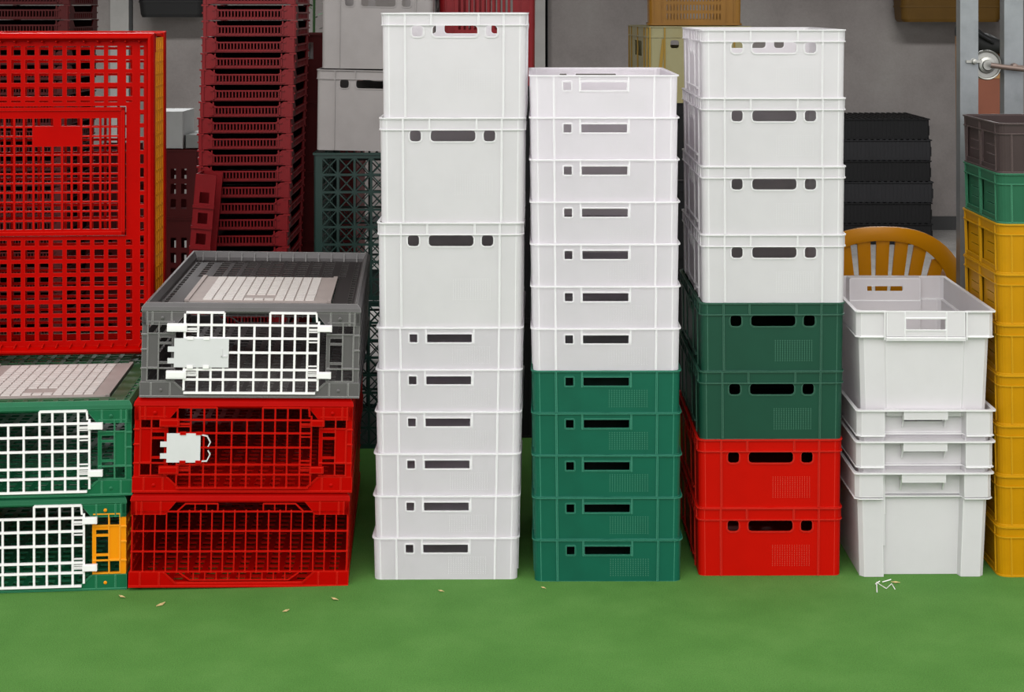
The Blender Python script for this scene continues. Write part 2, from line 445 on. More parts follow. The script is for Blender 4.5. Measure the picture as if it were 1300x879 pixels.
# middle tower
rows = []
NM = ['bottom green shallow crate of the middle tower, on the turf'] + ['green shallow crate, %s from the turf in the middle tower' % ORD[i] for i in (2, 3, 4)] + \
     ['topmost green shallow crate, directly under the white ones in the middle tower', 'white shallow crate resting on the green crates in the middle tower'] + \
     ['white shallow crate, %s white one up in the middle tower' % ORD[i] for i in range(2, 7)] + ['topmost white shallow crate of the middle tower, open top showing']
for i in range(12):
    xc = 771.5 - (771.5 - 767.0) * i / 11
    rows.append(('shallow', 'green' if i < 5 else 'white', NM[i], 0, xc - 94, xc + 94, [.2, .4, .1, .3, .0, .3, .1, .4, .2, .3, .1, .4][i]))
tower(rows, 4.485, 'crates of the middle green and white tower', 1.018)
# right tower
rows = []
NR = ['bottom bright red crate of the right tower, standing on turf', 'upper bright red crate, directly under the dark green crates',
      'lower dark green crate resting on the red crates', 'upper dark green crate directly under the white crates of the right tower',
      'lowest of the four medium white crates, on dark green crate', 'second of the four medium white crates above dark green crates',
      'third of the four medium white crates above dark green crates', 'topmost medium white crate of the right tower, ochre basket behind it']
for i in range(8):
    xc = [977.5, 978, 979.5, 981, 982.5, 982.5, 982.5, 982.5][i]
    rows.append(('medium', ['red', 'red', 'dgreen', 'dgreen'][i] if i < 4 else 'white', NR[i], 0, xc - 94, xc + 94, [.4, .4, .6, .6, .3, .2, .3, .2][i]))
tower(rows, 4.53, 'crates of the right white, green and red tower')

# ------------------------------------------------------------------ poultry transport crates (0.58 wide, 0.97 deep, 0.25 high); front at y = 0
PW, PD, PH = 0.58, 0.97, 0.25
def poultry(label, loc, rot, frame, side, front, door, latch, hatch, hy=(0.175, 0.60), hatch_open=False, back_front=False, hook=False):
    root = thing('poultry_crate', label, 'poultry crate', 'poultry transport crates', loc, rot)
    hw = PW / 2; DZ = .217
    # ---- top frame: rim, deck, corner blocks
    t = MB()
    rim = lambda z0, z1, o_, i_: t.poly([(-o_, hw - o_), (o_, hw - o_), (o_, PD - (hw - o_)), (-o_, PD - (hw - o_))],
                                        [[(-i_, hw - i_), (i_, hw - i_), (i_, PD - (hw - i_)), (-i_, PD - (hw - i_))]],
                                        lambda x, y, w: (x, y, z0 + (z1 - z0) * w))
    # sloped rim
    def ringpts(a, y, z): return [(-a, y, z), (a, y, z), (a, PD - y, z), (-a, PD - y, z)]
    t.loft([ringpts(hw - .002, .002, .226), ringpts(hw, 0, .230), ringpts(hw - .002, .002, .240), ringpts(hw - .010, .010, .25), ringpts(hw - .016, .016, .25), ringpts(hw - .024, .024, .232), ringpts(hw - .024, .024, DZ)], caps=False)
    t.loft([ringpts(hw - .024, .024, DZ), ringpts(hw - .002, .002, .226)], caps=False)
    for k in range(-6, 7):                               # gussets inside the rim, front and back
        for y0, y1, ya, yb in ((.024, .034, .024, .026), (PD - .034, PD - .024, PD - .026, PD - .024)):
            t.hexa([(k*.041-.0015,y0,DZ),(k*.041+.0015,y0,DZ),(k*.041+.0015,y1,DZ),(k*.041-.0015,y1,DZ),(k*.041-.0015,ya,.247),(k*.041+.0015,ya,.247),(k*.041+.0015,yb,.247),(k*.041-.0015,yb,.247)])
    def add(lst, kinds, a, c):
        if a > lst[-1] + 1e-6: lst.append(a); kinds.append(False)
        lst.append(c); kinds.append(True)
    us = [-hw + .024]; uk = []
    cols = [(-.257, -.245), (-.222, -.203)] + [(k * .041 - .0142, k * .041 + .0142) for k in range(-4, 5)] + [(.203, .222), (.245, .257)]
    for a, c in cols: add(us, uk, a, c)
    us.append(hw - .024); uk.append(False)
    vs = [.024]; vk = []
    y = .040
    dl = .029 if hatch_open else .0345
    while y + .029 < PD - .035:
        add(vs, vk, y, y + dl); y += .041
    vs.append(PD - .024); vk.append(False)
    # split rows and columns at the hatch opening
    hx = .204; bx0 = .224
    def split(lst, kinds, val):
        for i in range(len(lst) - 1):
            if lst[i] + 1e-6 < val < lst[i + 1] - 1e-6:
                lst.insert(i + 1, val); kinds.insert(i, kinds[i]); return
    for v_ in (-hx, hx, -bx0, bx0): split(us, uk, v_)
    for v_ in (hy[0], hy[1], hy[0] - .012, hy[1] + .012): split(vs, vk, v_)
    def solid(i, j):
        cx, cy = (us[i] + us[i + 1]) / 2, (vs[j] + vs[j + 1]) / 2
        if abs(cx) < hx and hy[0] < cy < hy[1]: return False
        if abs(cx) < bx0 and hy[0] - .012 < cy < hy[1] + .012: return True
        return not (uk[i] and vk[j])
    dk = MB(); dk.grid(us, vs, solid, lambda u, v, w: (u, v, DZ + .005 * w)); dk.build('deck', {PGREY: DECKG, PGREEN: DECKGR}.get(frame, frame), root)
    for y0, sg in ((0.0, 1), (PD, -1)):                  # corner blocks with a slanted inner edge
        for sx in (-1, 1):
            P = [(sx * (hw - .002), .192), (sx * (hw - .092), .192), (sx * (hw - .122), .228), (sx * (hw - .002), .228)]
            if sx > 0: P = P[::-1]
            t.poly(P, [], lambda x, z, w: (x, y0 + sg * (.002 + .012 * w), z))
            for q in (.016, .030, .080):
                x0 = sx * (hw - q); t.box(x0 - .0015, x0 + .0015, min(y0 + sg * .0, y0 + sg * .004), max(y0, y0 + sg * .004), .192, .227)
            t.box(min(sx*(hw-.014), sx*(hw-.002)), max(sx*(hw-.014), sx*(hw-.002)), min(y0 + sg*.002, y0 + sg*.06), max(y0 + sg*.002, y0 + sg*.06), .192, .228)
    for sx in (-1, 1): t.box(min(sx*(hw-.012), sx*(hw-.003)), max(sx*(hw-.012), sx*(hw-.003)), .002, PD - .002, .200, .228)
    t.build('top_frame', frame, root)
    # ---- bottom frame
    t = MB()
    BH = .0165 if hatch_open else .0125
    us2 = [-hw + .004]; uk2 = []
    for k in range(-6, 7): add(us2, uk2, k * .041 - BH, k * .041 + BH)
    us2.append(hw - .004); uk2.append(False)
    vs2 = [.004]; vk2 = []
    y = .02
    while y + .033 < PD - .01: add(vs2, vk2, y, y + 2 * BH); y += .041
    vs2.append(PD - .004); vk2.append(False)
    t.grid(us2, vs2, lambda i, j: not (uk2[i] and vk2[j]), lambda u, v, w: (u, v, .008 + .005 * w))
    for y0, sg in ((0.0, 1), (PD, -1)):
        P = [(-hw, 0), (hw, 0), (hw, .040), (hw - .092, .040), (hw - .124, .010), (-hw + .124, .010), (-hw + .092, .040), (-hw, .040)]
        t.poly(P, [], lambda x, z, w: (x, y0 + sg * .012 * w, z))
        for sx in (-1, 1):
            for q in (.030, .080):
                x0 = sx * (hw - q); t.box(x0 - .0015, x0 + .0015, min(y0 - sg * .002, y0 + sg * .004), max(y0 - sg * .002, y0 + sg * .004), .004, .039)
        t.box(-hw, hw, min(y0 - sg*.0025, y0 + sg*.004), max(y0 - sg*.0025, y0 + sg*.004), 0, .004)
        for sx in (-1, 1): t.bar((sx*(hw-.092), y0 - sg*.001, .040), (sx*(hw-.124), y0 - sg*.001, .010), .004, .003, (0, 1, 0))
    for sx in (-1, 1): t.box(min(sx*hw, sx*(hw-.010)), max(sx*hw, sx*(hw-.010)), .012, PD - .012, 0, .040)
    t.build('bottom_frame', frame, root)
    # ---- long side panels
    for sx in (-1, 1):
        s_ = MB(); us3 = [.016]; uk3 = []
        y = .03
        while y + .02 < PD - .03: add(us3, uk3, y, y + .030); y += .037
        us3.append(PD - .016); uk3.append(False)
        vs3 = [.040]; vk3 = []
        for a in (.056, .092, .128, .164): add(vs3, vk3, a, a + .011)
        vs3.append(.200); vk3.append(False)
        s_.grid(us3, vs3, lambda i, j: not (uk3[i] and vk3[j]), lambda u, v, w: (sx * (hw - .003 - .004 * w), u, v))
        s_.build('side_panel', side, root)
    # ---- end panels: corner windows at the front, full grid at the back
    for sx in (-1, 1):
        f_ = MB()
        us4 = [0.0, .012, .017, .042, .046, .078, .088]; vs4 = [.040, .045, .074, .078, .088, .094, .140, .146, .158, .164, .170, .198, .202]
        def sol(i, j):
            zc = (vs4[j] + vs4[j + 1]) / 2; 
            if i == 2: return not (.045 < zc < .074 or .170 < zc < .198)
            if i == 4: return not (.045 < zc < .074 or .078 < zc < .088 or .094 < zc < .140 or .146 < zc < .158 or .170 < zc < .198) 
            return True
        f_.grid(us4, vs4, sol, lambda u, v, w: (sx * (hw - .003 - u), .004 + .006 * w, v))
        for z in (.075, .125, .165): f_.box(min(sx*(hw-.001), sx*(hw-.016)), max(sx*(hw-.001), sx*(hw-.016)), .001, .006, z, z + .003)
        for q in (.0155, .0445): f_.box(sx*(hw-q-.003)-.0012, sx*(hw-q-.003)+.0012, .001, .006, .042, .200)
        for z in (.042, .076, .168, .199): f_.box(min(sx*(hw-.018), sx*(hw-.088)), max(sx*(hw-.018), sx*(hw-.088)), .001, .006, z, z + .003)
        f_.build('end_panel', front, root)
    g = MB()
    for k in range(20):
        x = -hw + .006 + (PW - .012) * k / 19; g.box(x - .0017, x + .0017, PD - .008, PD - .003, .036, .204)
    for z in (.040, .094, .148, .200): g.box(-hw + .003, hw - .003, PD - .009, PD - .002, z - .0017, z + .0017)
    for sx in (-1, 1):                                  # raised tabs along the top, long tab below
        a, c = (.06, .165)
        g.bar((sx*a, PD-.005, .221), (sx*(c-.02), PD-.005, .221), .005, .0035); g.bar((sx*(c-.02), PD-.005, .221), (sx*c, PD-.005, .202), .005, .0035)
        g.bar((sx*a, PD-.005, .221), (sx*a, PD-.005, .202), .005, .0035)
        g.bar((sx*.13, PD-.005, .018), (sx*.158, PD-.005, .038), .005, .0035)
        for q in (.09, .12): g.bar((sx*q, PD-.005, .221), (sx*q, PD-.005, .202), .004, .003)
    g.bar((-.13, PD-.005, .018), (.13, PD-.005, .018), .005, .0035)
    for k in range(-4, 5): g.bar((k*.0302, PD-.005, .018), (k*.0302, PD-.005, .038), .004, .003)
    g.build('rear_grille', front, root)
    # ---- door on the front end
    if not hatch_open:
        d = MB(); X0, X1 = -.174, .179; yb, yf = -.007, -.001
        cols_ = [.0, .035, .070, .103, .143, .183, .224, .257, .290, .324, .353]
        rows_ = [.0135, .049, .0755, .121, .159, .194]
        w = .0028 if door is DOORW else .0021
        for i, c in enumerate(cols_):
            z1 = .227 if (c <= .104 or c >= .223) else .194
            d.box(X0 + c - w, X0 + c + w, yb, yf, .0135 if 0 < i < 10 else .020, z1 if 0 < i < 10 else (.223 if i == 0 else .205))
        for z in rows_: d.box(X0, X1 if z > .02 else X1 - .006, yb - .001, yf, z - w, z + w)
        d.box(X0 + .003, X0 + .103, yb - .001, yf, .227 - w, .227 + w); d.box(X0 + .224, X0 + .346, yb - .001, yf, .227 - w, .227 + w)
        d.bar((X0 + .346, -.004, .227), (X0 + .348, -.004, .203), .006, .005)
        for z in (.175, .180, .062, .067, .183, .058):
            d.box(X0, X0 + .035, yb, yf, z, z + .0025); d.box(X1 - .029, X1, yb, yf, z, z + .0025)
        d.box(X1 - .029, X1, yb, yf, .148, .151); d.box(X1 - .029, X1, yb, yf, .084, .087)
        dr = d.build('door', door, root)
        if latch is CLIPW or latch is DOORW:
            for sx, xa, xb in ((-1, X0 - .046, X0 + .006), (1, X1 - .003, X1 + .035)):
                for z in (.062, .187):
                    h = MB(); h.box(xa, xb, -.012, -.0012, z - .0105 + (.002 if sx > 0 else 0), z + .0105 - (.002 if sx > 0 else 0)); h.box(xa + (.002 if sx < 0 else .004), xb - .004, -.0135, -.011, z - .007, z + .007)
                    h.build('hinge_clip', door, dr)
        l = MB()
        wd = .143 if not hook else .088
        l.box(X0 - .026, X0 - .026 + wd, -.011, -.0075, .082, .159)
        for z in (.098, .129): l.box(X0 - .043, X0 - .025, -.0105, -.008, z - .006, z + .008)
        if hook:
            xr = X0 - .026 + wd
            l.bar((xr, -.009, .156), (xr + .018, -.009, .152), .003, .006, (0, 1, 0)); l.bar((xr + .017, -.009, .153), (xr + .026, -.009, .136), .003, .005, (0, 1, 0))
            l.bar((xr + .026, -.009, .136), (xr + .020, -.009, .124), .003, .005, (0, 1, 0))
            l.bar((xr, -.009, .085), (xr + .018, -.009, .086), .003, .006, (0, 1, 0)); l.bar((xr + .017, -.009, .085), (xr + .026, -.009, .104), .003, .005, (0, 1, 0))
            l.bar((xr + .026, -.009, .104), (xr + .020, -.009, .114), .003, .005, (0, 1, 0))
        else:
            xr = X0 - .026 + wd
            l.box(xr - .020, xr - .004, -.013, -.0105, .110, .114); l.box(xr - .020, xr - .016, -.013, -.0105, .110, .132)
        l.build('latch_plate', latch, dr)
        for x in (X0 + .008, X0 + .050):                     # guides that hold the sliding latch
            for z in (.1555, .0795):
                c = MB(); c.box(x, x + .016, -.0135, -.006, z, z + .008); c.build('latch_guide', door if not hook else front, dr)
    for sx in (-1, 1):                                   # rivets in the corner blocks
        for z in (.211, .019):
            c = MB(); c.lathe((sx * (hw - .056), 0, z), [(.0046, .002), (.0046, -.0015), (.003, -.003), (.0008, -.0033)], 'y', 12)
            c.build('rivet', side if side is PORANGE else front, root, 40)
    # ---- hatch in the top
    h = MB(); z0 = DZ + .001
    ya, yb2 = hy[0] + .003, hy[1] - .003; xa = hx - .003
    if hatch_open:
        us5 = [-xa]; uk5 = []
        for k in range(-6, 7): add(us5, uk5, k * .0283 - .0113, k * .0283 + .0113)
        us5.append(xa); uk5.append(False)
        vs5 = [ya]; vk5 = []
        nrow = int((yb2 - ya - .036) / .0283); st = ya + .018
        for k in range(nrow): add(vs5, vk5, st + k * .0283, st + k * .0283 + .0235)
        vs5.append(yb2); vk5.append(False)
        top = st + (nrow - 1) * .0283 + .0235
        def sol5(i, j):
            cx, cy = (us5[i] + us5[i + 1]) / 2, (vs5[j] + vs5[j + 1]) / 2
            if -.062 < cx < .062 and top - .082 < cy < top - .030: return True
            if -.062 < cx < .062 and cy > top - .030: return abs(cx) < .004 or not (vk5[j])
            return not (uk5[i] and vk5[j])
        h.grid(us5, vs5, sol5, lambda u, v, w_: (u, v, z0 + .009 * w_))
        for a, c, e, f2 in ((-xa, xa, ya, ya + .010), (-xa, xa, yb2 - .010, yb2), (-xa, -xa + .010, ya, yb2), (xa - .010, xa, ya, yb2)): h.box(a, c, e, f2, z0, z0 + .014)
        h.build('hatch', hatch, root)
    else:
        h.box(-xa, xa, ya, yb2, z0, z0 + .008)
        h.box(-xa, -xa + .012, ya, yb2, z0, z0 + .012); h.box(xa - .012, xa, ya, yb2, z0, z0 + .012)
        ho = h.build('hatch', hatch, root)
        p = MB(); ncol, nrow = 11, 14
        for i in range(ncol):
            for j in range(nrow):
                x = -.155 + .31 * (i + .5) / ncol; y = ya + .012 + (yb2 - ya - .024) * (j + .5) / nrow
                if abs(x) < .046 and j in (1, 2): continue
                p.box(x - .0120, x + .0120, y - .0112, y + .0112, z0 + .007, z0 + .0105)
        p.build('tread_pads', PAD, ho)
    return root

# pile with grey crate on two red ones (turned a little, leaning)
yaw = R(4.4); roll = R(1.3)
def pile_loc(px, Z, h, dx): return Vector((PX(px, Z) + dx + h * math.sin(roll), Z, h * math.cos(roll)))
base_rot = lambda a=0: (Matrix.Rotation(yaw, 4, 'Z') @ Matrix.Rotation(roll, 4, 'Y')).to_euler()
Zp = 4.44
flip = (Matrix.Rotation(yaw, 4, 'Z') @ Matrix.Rotation(roll, 4, 'Y') @ Matrix.Translation((0, PD, 0)) @ Matrix.Rotation(math.pi, 4, 'Z'))
o = poultry('red poultry crate at the bottom of the pile, plain grid end forward', (0, 0, 0), (0, 0, 0), PRED, PRED, PRED, PRED, PRED, PRED)
o.rotation_euler = flip.to_euler(); o.location = pile_loc(303, Zp, .0, 0) + flip.translation + Vector((0, 0, .003))
poultry('red poultry crate with red grid door and white latch plate, below the grey crate', pile_loc(303, Zp, .2525, .004) + Vector((0, 0, .003)), base_rot(), PRED, PRED, PRED, PRED, CLIPW, PRED, hook=True)
poultry('dark grey poultry crate with white grid door, on two red crates', pile_loc(303, Zp, .505, .018) + Vector((0, 0, .003)), base_rot(), PGREY, PGREY, PGREY, DOORW, CLIPW, HATCH)
# green pile at the left edge
gy = R(5.0)
def corner_loc(px, Z, z):                                # front right corner at this place
    c = Vector((PX(px, Z), Z, z)) - Matrix.Rotation(gy, 3, 'Z') @ Vector((PW / 2, 0, 0)); return c
poultry('green and orange poultry crate with white grid door, standing on turf at far left', corner_loc(161, 4.43, 0.001), (0, 0, gy), PGREEN, PORANGE, PORANGE, DOORW, CLIPW, HATCH)
poultry('green poultry crate with white grid door and pale top hatch at far left', corner_loc(168, 4.43, .2515), (0, 0, gy), PGREEN, PGREEN, PGREEN, DOORW, CLIPW, HATCH)
# red crate standing on end on the green one
ry = R(4.2); Zr = 5.02
c = Vector((PX(195, Zr), Zr, .5025)) - Matrix.Rotation(ry, 3, 'Z') @ Vector((PW / 2, 0, 0)) + Matrix.Rotation(ry, 3, 'Z') @ Vector((0, PH, 0))
poultry('large red poultry crate with orange sides, stood on end on green crate', c, (R(90), 0, ry), PRED, PORANGE, PRED, PRED, PRED, PRED, hy=(.356, .748), hatch_open=True)

# ------------------------------------------------------------------ white stack-and-nest tubs
TH = 0.289
def tub(root):
    m = TUBW
    def outline(hw, hd, A, B, xc=.110, xd=.116, ch=.012):
        # ccw from front left; front centre pushed out by A, back centre pushed in by B
        return [(-hw + ch, -hd), (-xc - .006, -hd), (-xc, -hd - A), (xc, -hd - A), (xc + .006, -hd), (hw - ch, -hd), (hw, -hd + ch),
                (hw, hd - ch), (hw - ch, hd), (xd, hd), (xd - .006, hd - B), (-xd + .006, hd - B), (-xd, hd), (-hw + ch, hd), (-hw, hd - ch), (-hw, -hd + ch)]
    zb = TH - .070
    lo = outline(.1760, .2740, .004, .022, .104, .110); hi = outline(.1840, .2830, .006, .026)
    bd = MB()
    lo_i = inset(lo, .0025); hi_i = inset(hi, .0025)
    P = lambda pts, z: [(x, y, z) for x, y in pts]
    bd.loft([P(lo, 0), P(hi, zb), P(hi_i, zb), P(lo_i, .003)], caps=False)
    bd.build('body', m, root)
    bs = MB(); bs.hplate(inset(lo, .0005), [], .0, .003); bs.build('base', m, root)
    # upper band, wider than the body, with a slotted front and a recessed back
    bn = MB()
    band = outline(.1935, .2930, .008, .034)
    Lf = .220; slot = rhole(Lf / 2 - .056, Lf / 2 + .056, TH - .050, TH - .022, .002)
    Lb = .220; slotb = rhole(Lb / 2 - .056, Lb / 2 + .056, TH - .040, TH - .025, .002)
    bn.shell(band, zb, TH - .003, .0025, {2: [slot], 10: [slotb]})
    bn.hplate(band, [inset(hi, .0026)], zb - .0005, zb + .002)
    fl = outline(.1965, .2960, .008, .026)
    bn.hplate(fl, [inset(hi, -.0002)], zb - .003, zb - .0005)
    bn.box(-.112, .112, -.3040, -.2900, zb - .010, zb - .0005)                                   # deeper lip under the front slot
    for x in (-.116, -.0585, .0585, .116): bn.box(x - .0014, x + .0014, -.3040, -.300, zb - .008, TH - .003)
    bn.box(-.0585, .0585, -.3042, -.300, TH - .021, TH - .018); bn.box(-.0585, .0585, -.3032, -.300, TH - .053, TH - .050)
    bn.taper(TH, .0)
    bn.build('upper_band', m, root)
    rm = MB(); rm.hplate(rrect(.2, .302, .012, 3), [inset(outline(.1905, .2900, .006, .034), .0)], TH - .0035, TH)
    rm.build('rim', m, root)
    hd = MB()                                                                                    # lip handle across the recess at the back end
    hd.box(-.062, .062, .2940, .2970, TH - .027, TH - .003)
    hd.box(-.062, .062, .2600, .2970, TH - .005, TH - .0032)
    for sx in (-1, 1):
        x0 = sx * .0605
        hd.hexa([(x0 - .0015, .262, TH - .055), (x0 + .0015, .262, TH - .055), (x0 + .0015, .266, TH - .055), (x0 - .0015, .266, TH - .055),
                 (x0 - .0015, .262, TH - .004), (x0 + .0015, .262, TH - .004), (x0 + .0015, .2965, TH - .004), (x0 - .0015, .2965, TH - .004)])
    hd.build('handle_lip', m, root)

TG = 'white stack-and-nest tubs'
Zt = 4.50
tb = thing('nesting_tub', 'lowest white nesting tub, standing on the turf beside the red crate', 'tub', TG, (PX(1172.5, Zt), Zt + .302, .0005), (0, 0, R(180.5)))
tub(tb)
dup(tb, 'second white nesting tub from the turf, nested in the lowest tub', (PX(1175, Zt), Zt + .302, .0855), (0, 0, R(180.2)))
dup(tb, 'third white nesting tub from the turf, under the upright top tub', (PX(1175.5, Zt), Zt + .302, .1705), (0, 0, R(180.3)))
dup(tb, 'topmost white tub, open and empty with slot handle, yellow chair behind', (PX(1176.5, Zt), Zt + .302, .4385), (0, 0, R(-.4)))
for o in [x for x in COL.objects if x.name.startswith('nesting_tub')]: o.scale = (.955, 1, 1)

# ------------------------------------------------------------------ yellow stack at the right edge (long side forward)
YH = 0.1371
def fruit_crate(root, m):
    hw, hd, r, n = .296, .194, .026, 5
    o = rrect(hw, hd, r, n); Ls = 2 * (hd - r); Lf = 2 * (hw - r)
    EL, ER, EF, EB = 3 * n + 2, n, 4 * n + 3, 2 * n + 1
    bd = MB()
    wins = [rect(.016, Ls / 2 - .008, .018, YH - .030), rect(Ls / 2 + .008, Ls - .016, .018, YH - .030)]
    bd.shell(o, 0.004, YH - .003, .003, {EL: wins, ER: wins})
    for x in (-.262, -.225, -.21, -.11, -.01, .09, .19, .225, .262):
        for sg in (-1, 1): bd.box(x - .0015, x + .0015, min(sg * (hd - .001), sg * (hd + .003)), max(sg * (hd - .001), sg * (hd + .003)), .006, YH - .031)
    for y in (-.160, -.004, .004, .160):
        for sg in (-1, 1): bd.box(min(sg * (hw - .001), sg * (hw + .003)), max(sg * (hw - .001), sg * (hw + .003)), y - .0015, y + .0015, .006, YH - .003)
    bd.taper(YH, .012); bd.build('body', m, root)
    for sx in (-1, 1):                                   # recessed slotted panels in the short ends
        for sy in (-1, 1):
            p = MB(); us = [.012 if sy > 0 else -.160, 0, 0, 0]; a, c = (.010, .160) if sy > 0 else (-.160, -.010)
            us = [a, a + .03, c - .03, c]; vs = [.014, .044, .0468, .070, .0728, .092, YH - .026]
            p.grid(us, vs, lambda i, j: not (i == 1 and j in (1, 3)), lambda u, v, w: (sx * (hw - .009 - .003 * w), u, v))
            p.build('slotted_panel', m, root)
    bs = MB(); bs.hplate(rrect(hw - .006, hd - .006, r, n), [], .004, .008); bs.build('base', m, root)
    rm = MB()
    rm.hplate(rrect(hw + .004, hd + .005, r + .004, n), [rrect(hw - .003, hd - .003, r - .002, n)], YH - .004, YH)
    rm.hplate(rrect(hw + .0025, hd + .0035, r + .003, n), [rrect(hw - .002, hd - .002, r - .001, n)], YH - .031, YH - .028)
    rm.hplate(rrect(hw + .000, hd + .001, r + .003, n), [rrect(hw - .006, hd - .006, r - .002, n)], 0.0, .004)
    rm.build('rim', m, root)
Zy = 4.52
NY = ['lowest yellow crate of the right edge stack, standing on turf'] + ['yellow crate, %s from the turf in the right edge stack' % ORD[i] for i in range(2, 7)] + \
     ['topmost yellow crate, under the green one in the right edge stack', 'mid green crate between yellow and brown crates at right edge', 'translucent brown crate topping the right edge stack']
proto = None
for i in range(9):
    if i in (0, 7, 8):
        o = thing('fruit_crate', NY[i], 'crate', 'crates of the right edge stack'); fruit_crate(o, {0: YELLOW, 7: SGREEN, 8: BROWN}[i])
        if i == 0: proto = o
    else: o = dup(proto, NY[i])
    o.location = (PX(1266 + [0, .5, 0, .8, .2, .6, 0, .5, .2][i], Zy) + .300, Zy + .2, i * YH + .0004); o.rotation_euler = (0, 0, R([.2, .0, .3, .1, .4, .0, .3, .1, .3][i]))

# ------------------------------------------------------------------ dark red vented trays in tall stacks behind
TPH = 0.0601
def tray(root, m):
    hw, hd = .172, .24
    for sgn, nm in ((1, 'front_wall'), (-1, 'rear_wall')):
        f = MB()
        P = [(-hw + .004, 0), (hw - .004, 0), (hw, TPH - .004), (hw * .80, TPH - .004), (hw * .66, .040), (-hw * .66, .040), (-hw * .80, TPH - .004), (-hw, TPH - .004)]
        if sgn < 0: P = [P[0], P[1], P[2], P[7]]
        hs = [rect(x - .0032, x + .0032, .012, .033) for x in [-hw * .64 + hw * 1.28 * k / 18 for k in range(19)]] if sgn > 0 else []
        f.poly(P, hs, lambda u, v, w: (u, sgn * (-hd + .004 * w), v))
        for k in range(20 if sgn > 0 else 0):
            x = -hw * .675 + hw * 1.35 * k / 19; y0, y1 = sorted((sgn * (-hd - .0035), sgn * (-hd + .001)))
            f.box(x - .0018, x + .0018, y0 - (.003 if sgn > 0 else 0), y1, .012, .034)
        y0, y1 = sorted((sgn * (-hd - .0045), sgn * (-hd + .001)))
        f.box(-hw * .80, hw * .80, y0, y1, .035, .040); f.box(-hw * .80, hw * .80, y0, y1, .004, .008)
        for sx in (-1, 1):
            f.box(min(sx*hw*.70, sx*hw*.73), max(sx*hw*.70, sx*hw*.73), y0, y1, .004, TPH - .004); f.box(min(sx*hw*.93, sx*hw*.98), max(sx*hw*.93, sx*hw*.98), y0, y1, .0, TPH - .004)
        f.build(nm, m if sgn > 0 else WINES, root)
    for sx in (-1, 1):
        s_ = MB()
        P = [(-hd, 0), (hd, 0), (hd, TPH - .004), (hd * .72, TPH - .004), (hd * .6, .030), (-hd * .6, .030), (-hd * .72, TPH - .004), (-hd, TPH - .004)]
        if sx < 0: P = [P[0], P[1], P[2], P[7]]
        s_.poly(P, [], lambda u, v, w: (sx * (hw - .004 * w), u, v))
        s_.box(min(sx*(hw-.001), sx*(hw+.004)), max(sx*(hw-.001), sx*(hw+.004)), -hd, hd, .024, .030)
        for k in range(9):
            y = -hd * .6 + hd * 1.2 * k / 8; s_.box(min(sx*(hw-.001), sx*(hw+.003)), max(sx*(hw-.001), sx*(hw+.003)), y - .004, y + .004, .006, .024)
        s_.build('side_wall', m, root)
    bs = MB(); us = [-hw + .006 + i * (2 * hw - .012) / 18 for i in range(19)]; vs = [-hd + .006 + i * (2 * hd - .012) / 24 for i in range(25)]
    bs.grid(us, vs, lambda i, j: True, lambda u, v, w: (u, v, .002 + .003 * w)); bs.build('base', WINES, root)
    for sx in (-1, 1):
        for sy in (-1, 1):
            c = MB(); c.box(min(sx*(hw+.005), sx*(hw-.02)), max(sx*(hw+.005), sx*(hw-.02)), min(sy*(hd+.005), sy*(hd-.02)), max(sy*(hd+.005), sy*(hd-.02)), TPH - .008, TPH - .001)
            c.build('stacking_corner', m, root)
tp = None
def tray_stack(n, xf, Z, where, group, m, jit):
    global tp
    first = None
    for i in range(n):
        k = n - i                                        # counted from the top
        lab = ('topmost dark red vented tray %s' % where) if k == 1 else 'dark red vented tray, %s from the top, %s' % (ORD[k], where)
        if first is None:
            o = thing('vented_tray', lab, 'tray', group); tray(o, m); first = o
        else: o = dup(first, lab)
        o.location = (PX(xf(i * TPH), Z) + random.uniform(-jit, jit), Z + .24 + random.uniform(-jit, jit), i * TPH + .0005); o.rotation_euler = (0, 0, R(2.2 + random.uniform(-.4, .4)))
# main stack: centre drifts right with height
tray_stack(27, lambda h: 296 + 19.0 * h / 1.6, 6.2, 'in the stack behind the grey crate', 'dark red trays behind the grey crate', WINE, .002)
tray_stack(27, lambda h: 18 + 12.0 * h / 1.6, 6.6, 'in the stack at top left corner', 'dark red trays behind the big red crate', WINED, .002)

# ------------------------------------------------------------------ other things behind
def slotted_crate(name, label, m, W, D, H, loc, rz, group=None, slots=(2, 13), cat='crate', zf=(.14, .66, .66)):
    root = thing(name, label, cat, group, loc, (0, 0, rz))
    hw, hd, r, n = W / 2, D / 2, .02, 4
    o = rrect(hw, hd, r, n)
    nr, nc = slots
    def holes(L):
        hs = []
        if nr == 0: return hs
        for j in range(nr):
            for i in range(nc):
                u0 = L * .16 + L * .68 * i / nc; du = L * .68 / nc * .5
                z0 = H * zf[0] + H * zf[1] * j / nr; dz = H * zf[1] / nr * zf[2]
                hs.append(rect(u0, u0 + du, z0, z0 + dz))
        return hs
    bd = MB()
    bd.shell(o, 0, H - .003, .003, {n: holes(2 * (hd - r)), 2*n+1: holes(2 * (hw - r)), 3*n+2: holes(2 * (hd - r)), 4*n+3: holes(2 * (hw - r))})
    for x in (-hw * .86, -hw * .70, hw * .70, hw * .86):
        for sg in (-1, 1): bd.box(x - .002, x + .002, min(sg*(hd-.001), sg*(hd+.004)), max(sg*(hd-.001), sg*(hd+.004)), 0, H - .003)
    bd.taper(H, .015); bd.build('body', m, root)
    bs = MB(); bs.hplate(rrect(hw - .006, hd - .006, r, n), [], .002, .006); bs.build('base', m, root)
    rm = MB(); rm.hplate(rrect(hw + .006, hd + .006, r + .005, n), [rrect(hw - .003, hd - .003, r - .003, n)], H - .008, H)
    rm.hplate(rrect(hw + .003, hd + .003, r + .003, n), [rrect(hw - .008, hd - .008, r - .003, n)], 0, .008)
    rm.build('rim', m, root)
    return root

